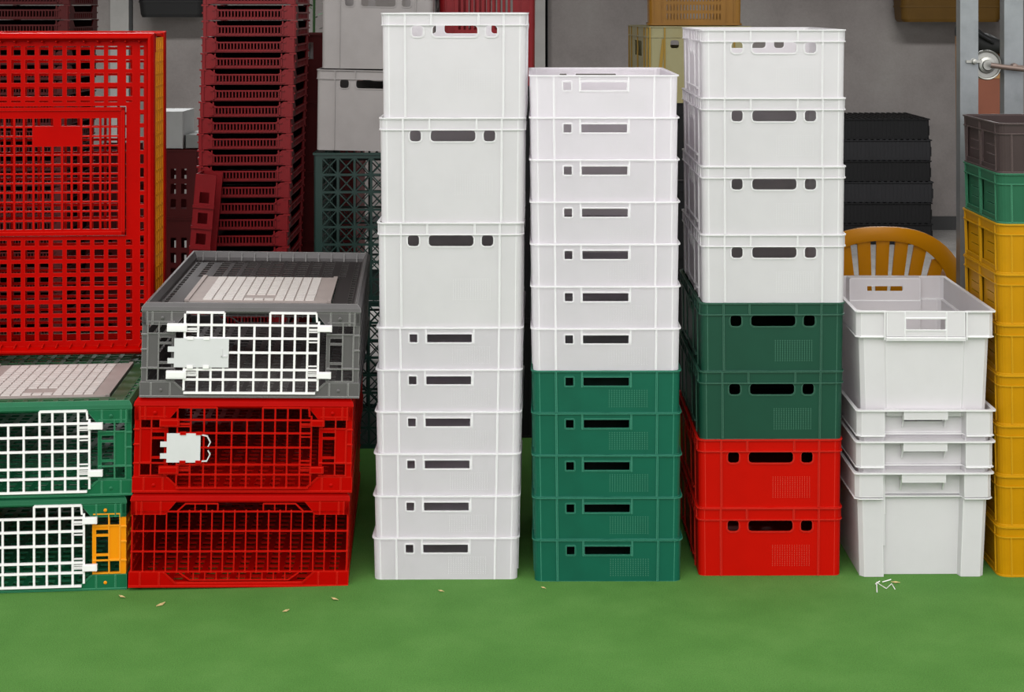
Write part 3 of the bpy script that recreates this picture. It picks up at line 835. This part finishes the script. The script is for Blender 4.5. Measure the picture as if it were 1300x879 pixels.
# grey tall crates on dark green lattice crates
Zg = 5.85
def lattice_crate(label, loc, rz, m, W=.40, D=.60, H=.52, first=None):
    root = thing('lattice_crate', label, 'crate', 'dark green lattice crates', loc, (0, 0, rz))
    hw, hd = W / 2, D / 2
    def panel(name, L, mp):
        g = MB(); nc = max(1, round((L - .05) / .056)); nr = round((H - .03) / .058)
        us = [-L / 2]; uk = []; vs = [0]; vk = []
        for i in range(nc):
            a = -L / 2 + .025 + (L - .05) * i / nc; c = a + (L - .05) / nc
            us.append(a + .004); uk.append(False); us.append(c - .004); uk.append(True)
        us.append(L / 2); uk.append(False)
        for j in range(nr):
            a = .012 + (H - .028) * j / nr; c = a + (H - .028) / nr
            vs.append(a + .004); vk.append(False); vs.append(c - .004); vk.append(True)
        vs.append(H); vk.append(False)
        g.grid(us, vs, lambda i, j: not (uk[i] and vk[j]), mp)
        for i in range(len(uk)):
            for j in range(len(vk)):
                if uk[i] and vk[j]:
                    a, c, e, f = us[i], us[i+1], vs[j], vs[j+1]
                    for p, q in (((a, e), (c, f)), ((a, f), (c, e))):
                        d = Vector((q[0]-p[0], q[1]-p[1])).normalized() * .002; nx, ny = -d.y, d.x
                        for w0, w1 in ((0.1, .9),):
                            A = [(p[0]+nx, p[1]+ny), (p[0]-nx, p[1]-ny), (q[0]-nx, q[1]-ny), (q[0]+nx, q[1]+ny)]
                            g.hexa([mp(*z, w0) for z in A] + [mp(*z, w1) for z in A])
        g.build(name, m, root)
    panel('lattice_panel', W, lambda u, v, w: (u, -hd + .005 * w, v)); panel('lattice_panel', W, lambda u, v, w: (-u, hd - .005 * w, v))
    panel('lattice_panel', D, lambda u, v, w: (hw - .005 * w, u, v)); panel('lattice_panel', D, lambda u, v, w: (-hw + .005 * w, -u, v))
    b = MB(); b.box(-hw + .006, hw - .006, -hd + .006, hd - .006, .002, .006); b.build('base', m, root)
    b = MB(); b.hplate(rect(-hw - .004, hw + .004, -hd - .004, hd + .004), [rect(-hw + .004, hw - .004, -hd + .004, hd - .004)], H - .008, H); b.build('rim', m, root)
    return root
ztop = PZ(194, Zg)                                       # where the grey crates rest
lh = ztop / 2
xg = PX(397, Zg) + .2
lattice_crate('upper dark green lattice crate with crossed bars, under the grey crates', (xg, Zg + .3, lh + .001), R(1), LGREEN, H=lh - .001)
lattice_crate('lower dark green lattice crate with crossed bars, down behind the poultry crates', (xg - .008, Zg + .3, .0), R(1), LGREEN, H=lh - .001)
crate('tall', 'grey', 'lower of two weathered grey tall crates, on dark green lattice crate', 'crate', (PX(398, Zg) + .198, Zg + .3, ztop + .0055), (0, R(1.2), R(1)), 'weathered grey crates')
crate('tall', 'grey', 'upper of two weathered grey tall crates behind the left white tower', 'crate', (PX(404, Zg) + .2, Zg + .3, ztop + .294), (0, R(.9), R(1)), 'weathered grey crates')

# dark red tall crates behind, between trays and grey crates
Zd = 6.9
zt = PZ(43, Zd); hh = zt / 5
for i in range(5):
    lab = ['lowest dark red crate of the stack between the trays and grey crates', 'second dark red crate up, between the trays and grey crates', 'third dark red crate up, between the trays and grey crates',
           'fourth dark red crate up, between the trays and grey crates', 'topmost dark red crate with wide grip opening, between trays and grey crates'][i]
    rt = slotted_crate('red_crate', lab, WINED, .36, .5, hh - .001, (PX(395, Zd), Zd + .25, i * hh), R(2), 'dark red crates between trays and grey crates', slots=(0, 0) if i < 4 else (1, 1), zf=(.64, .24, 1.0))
# pale item standing in the topmost of them
b = MB()
for i in range(4): b.box(PX(378, Zd) + i * .022, PX(378, Zd) + i * .022 + .017, Zd + .06, Zd + .075, zt - .2, zt - .03)
b.box(PX(378, Zd), PX(378, Zd) + .083, Zd + .075, Zd + .08, zt - .2, zt - .03)
tag(b.build('slatted_board', LIGHTB), 'pale slatted board inside the topmost dark red crate', 'board')

# green plant leaf sliver beside the grey crate, against the wall
pl = thing('climbing_plant', 'dark green trailing plant beside the grey crates against the wall', 'plant', None, (PX(399, 7.6), 7.6, 0))
b = MB()
for i in range(60):
    z = 1.05 + .62 * i / 60; a = i * 2.4; x = .03 * math.cos(a); y = .03 * math.sin(a); s_ = .018 + .008 * math.sin(i * 1.7)
    p = Vector((x, y, z)); d = Vector((math.cos(a), math.sin(a), .3)).normalized(); u = d.cross(Vector((0, 0, 1))).normalized() * s_ * .5
    b.face([p, p + d * s_ + u, p + d * s_ * 2, p + d * s_ - u])
b.build('leaves', PLANT, pl)
b = MB(); b.tube([(0, 0, 0), (.01, 0, .5), (-.005, .005, 1.0), (0, 0, 1.66)], .006); b.build('stem', PLANT, pl, 50)

# red slotted crates with cartons beyond the big red crate
Zs = 7.4
zt2 = PZ(190, Zs); h3 = zt2 / 3
for i in range(3):
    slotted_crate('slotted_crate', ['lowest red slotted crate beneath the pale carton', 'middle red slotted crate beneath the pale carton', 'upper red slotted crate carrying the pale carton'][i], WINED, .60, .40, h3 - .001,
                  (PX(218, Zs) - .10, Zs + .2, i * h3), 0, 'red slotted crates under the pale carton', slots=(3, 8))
def carton(name, label, m, x0, x1, y0, y1, z0, z1, rz=0, flap=True):
    cx, cy = (x0 + x1) / 2, (y0 + y1) / 2
    t = thing(name, label, 'box', None, (cx, cy, z0), (0, 0, rz)); w, d, h = (x1 - x0) / 2, (y1 - y0) / 2, z1 - z0
    b = MB(); b.shell(rrect(w, d, .004, 2), 0, h - .004, .004); b.hplate(rrect(w, d, .004, 2), [], 0, .003); b.build('body', m, t)
    b = MB(); b.box(-w, -.001, -d, d, h - .004, h); b.box(.001, w, -d, d, h - .004, h); b.build('lid_flaps', m, t)
    return t
carton('carton', 'pale carton box on the red slotted crates, beside the big red crate', LIGHTB, PX(180, Zs), PX(231, Zs), Zs + .02, Zs + .26, zt2 + .001, PZ(142, Zs))
carton('carton', 'low grey carton box next to the pale carton', GREYB, PX(233, Zs), PX(268, Zs), Zs + .04, Zs + .3, zt2 + .001, PZ(172, Zs))
# leaning red tray between big crate and trays
lt = thing('leaning_tray', 'dark red tray leaning on end beside the tall tray stack', 'tray', None, (PX(216, 6.0), 6.05, .0), (R(0), R(5), 0))
b = MB(); b.grid([0, .02, .055, .075], [0] + [k * .075 + q for k in range(12) for q in (.02, .06)] + [.95], lambda i, j: not (i == 1 and j % 2 == 1), lambda u, v, w: (u, .0 + .30 * (w * .03), v)); [b.box(-.001, .077, -.006, .002, k * .075 + .002, k * .075 + .012) for k in range(12)]
b.build('slotted_side', WINE, lt)
b = MB(); b.box(0, .004, .009, .13, 0, .95); b.build('base', WINE, lt)
b = MB(); b.box(0, .075, .12, .13, 0, .95); b.build('slotted_side', WINE, lt)

# things hung on the back wall
def hung_tub(name, label, m, px0, px1, py, taper_px, cat):
    Z = WALLY - .36; x0, x1 = PX(px0, Z), PX(px1, Z); z0 = PZ(py, Z); tp_ = taper_px / F * Z
    t = thing(name, label, cat, None, ((x0 + x1) / 2, Z + .18, z0)); w = (x1 - x0) / 2
    b = MB(); H = .42
    lo = rrect(w - tp_, .14, .05, 6); hi = rrect(w, .18, .05, 6)
    S = [[(x * .96, y * .96, 0) for x, y in lo], [(x, y, .02) for x, y in lo], [(x, y, H) for x, y in hi], [(x * .985, y * .985, H) for x, y in hi], [(x * .975, y * .975, .02) for x, y in lo]]
    b.loft(S); b.build('body', m, t)
    b = MB(); b.hplate(rrect(w + .015, .18, .05, 6), [rrect(w - .01, .17, .05, 6)], H - .02, H + .002); b.build('rim', m, t)
    b = MB(); b.hplate(rrect(w - tp_ + .012, .152, .05, 6), [rrect(w - tp_ - .003, .137, .05, 6)], .10, .112); b.build('rib', m, t)
    b = MB()
    for sx in (-1, 1): b.box(sx * w * .5 - .01, sx * w * .5 + .01, .15, .18, .1, H + .06)
    b.build('hanging_strap', DARKJ, t)
    return t
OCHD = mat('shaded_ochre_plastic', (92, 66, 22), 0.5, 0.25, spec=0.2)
hung_tub('hanging_basin', 'ochre plastic basin hung high on the wall behind metal posts', OCHD, 1143, 1278, 28, 4, 'basin')
hung_tub('hanging_bin', 'black plastic bin hung high on the wall at left', BLACKM, 168, 262, 22, 7, 'bin')

# pale yellow crate with ochre vented basket
Zo = 6.4
def pale_crate():
    z0 = 0
    rz = R(8)
    x = PX(822, Zo) + .2 - .3 * math.sin(R(4))
    top = PZ(33, Zo); n = 5; h = top / n
    first = None
    for i in range(n):
        lab = ['stained pale yellow crate directly under the ochre basket', 'black crate directly under the pale yellow crate', 'second black crate below the pale yellow crate', 'third black crate below the pale yellow crate', 'lowest black crate below the pale yellow crate, on the floor'][i]
        if first is None:
            root = thing('pale_crate', lab, 'crate', 'crates behind the right tower'); first = root
            hw, hd, r, m_ = .2, .3, .018, 4
            o = rrect(hw, hd, r, m_); L = 2 * (hw - r); Ls = 2 * (hd - r)
            hs = [rhole(L * .19, L * .28, h - .085, h - .055, .008), rhole(L * .36, L * .64, h - .085, h - .055, .008), rhole(L * .72, L * .81, h - .085, h - .055, .008)]
            b = MB(); b.shell(o, 0, h - .003, .003, {4*m_+3: hs, 2*m_+1: hs, 3*m_+2: [rect(Ls * .3, Ls * .7, h - .12, h - .06)]}); b.taper(h, .01); b.build('body', PALEY, root)
            b = MB(); b.hplate(rrect(hw + .004, hd + .004, r, m_), [rrect(hw - .004, hd - .004, r, m_)], h - .006, h - .001); b.hplate(rrect(hw + .003, hd + .003, r, m_), [rrect(hw - .002, hd - .002, r, m_)], h - .045, h - .039)
            b.build('rim', PALEY, root)
            for xx in (-.192, -.135, .135, .192): b = MB(); b.box(xx - .003, xx + .003, -hd - .004, -hd + .001, 0, h - .006); b.build('rib', PALEYR, root)
            for yy in (-.285, -.2, 0, .2, .285): b = MB(); b.box(-hw - .004, -hw + .001, yy - .004, yy + .004, 0, h - .006); b.build('rib', PALEYR, root)
            b = MB(); b.bar((-.165, -hd - .0008, .02), (-.139, -hd - .0008, h - .05), .012, .002, (0, 1, 0)); b.build('yellow_stain', PALEYR, root)
            b = MB(); b.hplate(rrect(hw - .005, hd - .005, r, m_), [], 0.001, .004); b.build('base', PALEY, root)
            oo = root
        else:
            oo = dup(first, lab)
            for c_ in oo.children:
                c_.material_slots[0].link = 'OBJECT'; c_.material_slots[0].material = BLACK
                if c_.name.startswith('yellow_stain'): bpy.data.objects.remove(c_)
        oo.location = (x, Zo + .3, (n - 1 - i) * h); oo.rotation_euler = (0, 0, R(4))
    return x, top
xo, zo = pale_crate()
slotted_crate('vented_basket', 'ochre vented basket with rows of slots, on pale yellow crates', OCHRE, .36, .5, .16, (PX(888, Zo), Zo + .31, zo + .002), R(-3), slots=(3, 17), cat='basket')

# bright red slotted crate behind the left tower's top
Zb = 6.0
zb_ = PZ(-40, Zb); nst = 4; hB = zb_ / nst
for i in range(nst):
    rt = slotted_crate('slotted_bin', ['lowest black slotted bin behind the left white tower', 'second black slotted bin up, behind the left white tower', 'third black slotted bin up, right under the red slotted bin', 'red slotted bin showing above the left white tower'][i], BLACK if i < 3 else WINE, .345, .5, hB - .001,
                  (PX(618, Zb), Zb + .25, i * hB), 0, 'slotted bins behind the left white tower', slots=(1, 11), zf=(.48, .42, 1.0))

# black pile of flat crates by the wall
Zk = 10.95
zk = PZ(150, Zk); nk = 6; hk = zk / nk
first = None
for i in range(nk):
    lab = ['lowest black flat crate in the pile by the wall', 'second black flat crate up in the pile by the wall', 'third black flat crate up in the pile by the wall', 'fourth black flat crate up in the pile by the wall', 'fifth black flat crate up in the pile by the wall', 'topmost black ribbed flat crate in the pile by the wall'][i]
    W, D = .62, .62
    root = thing('flat_crate', lab, 'crate', 'black flat crates by the wall', (PX([1184, 1183, 1185, 1181, 1182, 1179][i], Zk) - W / 2, Zk + D / 2, i * hk), (0, 0, R(random.uniform(-1.5, 1.5))))
    if first is None:
        first = root
        b = MB(); b.shell(rrect(W / 2, D / 2, .012, 3), 0, hk - .012, .005); 
        for k in range(24):
            x = -W / 2 + .02 + (W - .04) * k / 23; b.box(x - .009, x + .009, -D / 2 - .0015, -D / 2 + .001, .012, hk - .016)
        b.build('body', BLACK, root)
        b = MB(); b.hplate(rrect(W / 2 + .008, D / 2 + .008, .012, 3), [], hk - .012, hk - .006)
        for k in range(16):
            x = -W / 2 + .02 + (W - .04) * k / 15; b.box(x - .009, x + .009, -D / 2, D / 2, hk - .006, hk - .001)
        b.build('ribbed_top', BLACK, root)
        b = MB()
        for k in range(5):
            for sx in (-1, 1):
                y = -D / 2 + .06 + (D - .12) * k / 4; b.box(min(sx*(W/2), sx*(W/2+.012)), max(sx*(W/2), sx*(W/2+.012)), y - .02, y + .02, .02, hk * .6)
        b.build('side_lugs', BLACK, root)
    else:
        for ch in first.children:
            c = ch.copy(); COL.objects.link(c); c.parent = root
            if i in (2, 4): c.material_slots[0].link = 'OBJECT'; c.material_slots[0].material = BLACKG

# yellow plastic armchair
Zc = 5.42
ch = thing('garden_chair', 'amber yellow plastic garden chair with fanned back slats, behind the white tubs', 'chair', None, (PX(1108, Zc), Zc - .08, 0), (0, 0, R(-2)))
# local +y is the sitter's forward
def arc_pts(w, h, z0, n=24, pw=2.35):
    pts = []
    for i in range(n + 1):
        t = math.pi * i / n; c, s_ = math.cos(t), math.sin(t)
        pts.append((-w * math.copysign(abs(c) ** (2 / pw), c), z0 + h * abs(s_) ** (2 / pw)))
    return pts
b = MB()
out = arc_pts(.288, .30, .56, 30); inn = arc_pts(.232, .256, .56, 30)
yb = lambda z: -.02 - (z - .42) * .20
def ypt(x, z): return yb(z) + .05 * (x / .28) ** 2 * 1.2
sec = []
for (xo_, zo_), (xi, zi) in zip(out, inn):
    y0, y1 = ypt(xo_, zo_), ypt(xi, zi)
    sec.append([(xo_, y0 + .012, zo_), (xo_, y0 - .006, zo_ + .0), (xi * .5 + xo_ * .5, (y0 + y1) / 2 - .016, (zo_ + zi) / 2), (xi, y1 - .012, zi), (xi, y1 + .010, zi)])
b.loft(sec)
b.build('back_frame', CHAIRY, ch, 50)
for k in range(-3, 4):
    a = k / 3; xb = .105 * a; xt = .182 * a
    import bisect
    zt_ = .56 + .257 * (max(0, 1 - (abs(xt) / .232) ** 2.35)) ** (1 / 2.35) + .012
    s_ = MB(); w = .0165
    P = []
    for q in range(7):
        f = q / 6; x = xb + (xt - xb) * f ** 1.15; z = .44 + (zt_ - .44) * f; y = ypt(x, z) + .002; ww = .015 + .006 * f
        P.append([(x - ww, y - .005, z), (x, y - .009, z), (x + ww, y - .005, z), (x + ww, y + .005, z), (x - ww, y + .005, z)])
    s_.loft(P); s_.build('back_slat', CHAIRY, ch, 50)
b = MB()
S = []
for z, k in ((.405, .985), (.425, 1.0), (.440, .985)):
    S.append([(x * k, y * k + .20, z + .02 * ((y + .2) / .4)) for x, y in rrect(.235, .215, .06, 5)])
b.loft(S); b.build('seat', CHAIRY, ch, 40)
for sx in (-1, 1):
    b = MB(); A = []
    for p, w in (((.285, -.02, .56), .022), ((.29, .06, .635), .026), ((.292, .16, .655), .03), ((.29, .30, .655), .03), ((.285, .38, .63), .028), ((.283, .40, .55), .024), ((.28, .395, .44), .022)):
        A.append([(sx * (p[0] - w), p[1], p[2] - .008), (sx * (p[0] + w), p[1], p[2] - .008), (sx * (p[0] + w), p[1] + .006, p[2] + .008), (sx * (p[0] - w), p[1] + .006, p[2] + .008)])
    b.loft(A); b.build('armrest', CHAIRY, ch, 50)
    for yy, yl in ((.395, .41), (.0, -.06)):
        b = MB(); b.hexa([(sx*.285-.018, yl-.02, 0), (sx*.285+.018, yl-.02, 0), (sx*.285+.018, yl+.02, 0), (sx*.285-.018, yl+.02, 0), (sx*.275-.032, yy-.03, .57 if yy < .2 else .45), (sx*.275+.032, yy-.03, .57 if yy < .2 else .45), (sx*.275+.032, yy+.03, .57 if yy < .2 else .45), (sx*.275-.032, yy+.03, .57 if yy < .2 else .45)])
        b.build('leg', CHAIRY, ch)

# galvanised twin post stand with a pulley
Zm = 5.12
ms = thing('pulley_stand', 'galvanised twin post stand with bolted pulley wheel, behind the right edge stack', 'stand', None, (0, Zm, 0))
for px0, px1 in ((1219, 1242), (1275, 1299)):
    x0, x1 = PX(px0, Zm), PX(px1, Zm)
    b = MB(); b.box(x0, x1, 0, .004, 0, 2.2); b.box(x0, x0 + .004, .004, .05, 0, 2.2); b.box(x1 - .004, x1, .004, .05, 0, 2.2); b.build('post', STEEL, ms)
xa, xb = PX(1219, Zm), PX(1299, Zm)
b = MB(); b.box(xa - .03, xb + .03, -.02, .09, 0, .012); b.build('base_plate', STEEL, ms)
b = MB(); b.box(xa, xb, .012, .045, 2.16, 2.2); b.build('cross_bar', STEEL, ms)
xc, zc = PX(1256, Zm), PZ(83, Zm)
b = MB(); b.lathe((xc, .03, zc), [(.02, .02), (.046, .018), (.047, .0), (.044, -.006), (.041, -.005), (.039, .003), (.027, .003), (.025, -.008), (.017, -.010), (.015, -.018), (.003, -.018)], 'y', 32); b.build('pulley_wheel', STEELB, ms, 35)
b = MB(); b.tube([(xc + .002, -.01, zc + .001), (xc + .035, -.018, zc - .004), (PX(1300, Zm), -.03, zc - .012)], .008, 12); b.build('axle', RUST, ms, 35)
b = MB(); b.lathe((PX(1236, Zm), -.012, zc + .012), [(.003, -.006), (.007, -.005), (.008, 0), (.008, .010), (.010, .012)], 'y', 14); b.box(PX(1226, Zm), PX(1246, Zm), -.008, -.002, zc + .008, zc + .016); b.build('bolt', STEELB, ms, 35)
b = MB(); b.lathe((PX(1286, Zm), -.016, zc - .004), [(.004, -.014), (.010, -.012), (.012, 0), (.012, .010), (.010, .015)], 'y', 8); b.tube([(PX(1284, Zm), -.02, zc - .003), (PX(1298, Zm), -.022, zc - .006)], .006, 8); b.build('nut', RUST, ms, 35)

# boards and dark sack glimpsed between the posts
Zq = 6.2
x0, x1 = PX(1238, Zq), PX(1310, Zq)
t = thing('leaning_board', 'reddish brown board leaning behind the galvanised posts', 'board', None, (x0, Zq + .1, 0), (R(-3), 0, 0))
b = MB(); b.box(0, x1 - x0, 0, .012, 0, PZ(98, Zq) + .02); b.build('panel', CARD, t)
b = MB(); b.box(0, x1 - x0, -.004, .0, PZ(98, Zq) - .01, PZ(98, Zq) + .02); b.build('edge_strip', CARDT, t)
t = thing('tan_board', 'tan board standing behind the brown board and the pulley', 'board', None, (x0, Zq + .24, 0), (R(-2), 0, 0))
b = MB(); 
b.poly([(0, 0), (x1 - x0, 0), (x1 - x0, PZ(58, Zq)), (0, PZ(38, Zq))], [], lambda u, v, w: (u, .012 * w, v)); b.build('panel', CARDT, t)
b = MB(); b.bar((0, -.006, PZ(58, Zq)), (x1 - x0, -.006, PZ(78, Zq)), .012, .014, (0, 1, 0)); b.build('edge_strip', CARD, t)
t = thing('black_sack', 'black folded sack draped over the tan board behind the posts', 'sack', None, (PX(1262, Zq), Zq + .275, PZ(60, Zq)))
b = MB(); S = []
for k in range(13):
    f = k / 12; x = -.075 + .19 * f; zc_ = .055 - .075 * f + .006 * math.sin(f * 9); a = .010 + .034 * math.sin(math.pi * (.12 + .8 * f)); 
    S.append([(x, .03 * math.cos(q * math.pi / 5) - .015, zc_ + a * math.sin(q * math.pi / 5) * (1 + .15 * math.sin(3 * q + k))) for q in range(10)])
b.loft(S); b.build('cloth', BLACKM, t, 60)
b = MB(); b.tube([(-.05, -.045, .06), (.0, -.055, .045), (.06, -.05, .01)], .006, 8); b.build('strap', BLACK, t)

# ------------------------------------------------------------------ litter on the turf
b = MB()
for pts in ([(0, 0), (.012, .03), (.03, .012), (.05, .025), (.052, .01)], [(.008, .028), (.022, .034)], [(.03, .035), (.055, .04)]):
    x0, y0 = PX(1104, 4.5), 4.40
    b.tube([(x0 + u, y0 + v * 2.2, .0035 + .003 * (i % 2)) for i, (u, v) in enumerate(pts)], .0014, 6)
tag(b.build('plastic_strand', DOORW), 'thin white plastic strands curled on turf below the white tubs', 'litter')
LE = [(204, 769, .016), (363, 777, .010), (425, 762, .014), (1137, 741, .012), (560, 752, .010), (690, 748, .009), (155, 759, .014)]
LN = ['small dry leaf scrap on turf below the green and orange crate', 'tiny pale fleck on turf right of the leaf scrap', 'small dry leaf scrap on turf before the red crates', 'small dark fleck on turf below the white tubs',
      'tiny pale fleck on turf before the left white tower', 'tiny pale fleck on turf between left and middle towers', 'small dry scrap on turf by the orange panel']
for (px, py, s_), lab in zip(LE, LN):
    Z = F * CAMH / (py - VY); b = MB(); x, y = PX(px, Z), Z
    a = random.uniform(0, 3); dx, dy = math.cos(a) * s_, math.sin(a) * s_
    b.loft([[(x - dx, y - dy, .002), (x - dx * .9, y - dy * .9, .003), (x - dx, y - dy, .004)], [(x + dy * .4, y - dx * .4, .002), (x, y, .006), (x - dy * .4, y + dx * .4, .003)], [(x + dx, y + dy, .003), (x + dx * .9, y + dy * .9, .004), (x + dx, y + dy, .005)]])
    tag(b.build('leaf_scrap', STRAW), lab, 'litter', 'scraps on the turf')

# ------------------------------------------------------------------ light
w = bpy.data.worlds.new('overcast'); SC.world = w; w.use_nodes = True; nt = w.node_tree
bg = nt.nodes['Background']
tc = nt.nodes.new('ShaderNodeTexCoord'); sp = nt.nodes.new('ShaderNodeSeparateXYZ'); mr = nt.nodes.new('ShaderNodeMapRange')
nt.links.new(tc.outputs['Generated'], sp.inputs[0]); nt.links.new(sp.outputs['Z'], mr.inputs['Value'])
mr.inputs['From Min'].default_value = -0.05; mr.inputs['From Max'].default_value = 0.9
rp = nt.nodes.new('ShaderNodeValToRGB'); rp.color_ramp.elements[0].color = (.92, .90, .93, 1); rp.color_ramp.elements[1].color = (1, 1, 1.0, 1)
nt.links.new(mr.outputs[0], rp.inputs['Fac']); nt.links.new(rp.outputs['Color'], bg.inputs['Color']); bg.inputs['Strength'].default_value = 1.22
sun = bpy.data.lights.new('overcast_sun', 'SUN'); sun.energy = 1.8; sun.angle = R(50); sun.color = (1, .99, .97)
so = bpy.data.objects.new('overcast_sun', sun); COL.objects.link(so); so.rotation_euler = (R(52), R(-8), 0)
for i, (x, y, e) in enumerate(((-2.4, 8.9, 95), (2.2, 8.9, 85))):  # unseen fill lights under the ceiling, added to brighten the interior
    l = bpy.data.lights.new('interior_fill', 'AREA'); l.energy = e; l.shape = 'RECTANGLE'; l.size = 1.4; l.size_y = .4
    lo = bpy.data.objects.new('interior_fill', l); COL.objects.link(lo); lo.location = (x, y, 2.72)

cam = bpy.data.cameras.new('camera'); co = bpy.data.objects.new('camera', cam); COL.objects.link(co)
co.location = (0, 0, CAMH); co.rotation_euler = (R(90), 0, 0)
cam.sensor_fit = 'HORIZONTAL'; cam.sensor_width = 36; cam.lens = F / 1300 * 36
cam.shift_x = -(VX - 650) / 1300; cam.shift_y = -(439.5 - VY) / 1300
SC.camera = co
SC.view_settings.view_transform = 'Standard'; SC.view_settings.look = 'None'; SC.view_settings.exposure = 0; SC.view_settings.gamma = 1
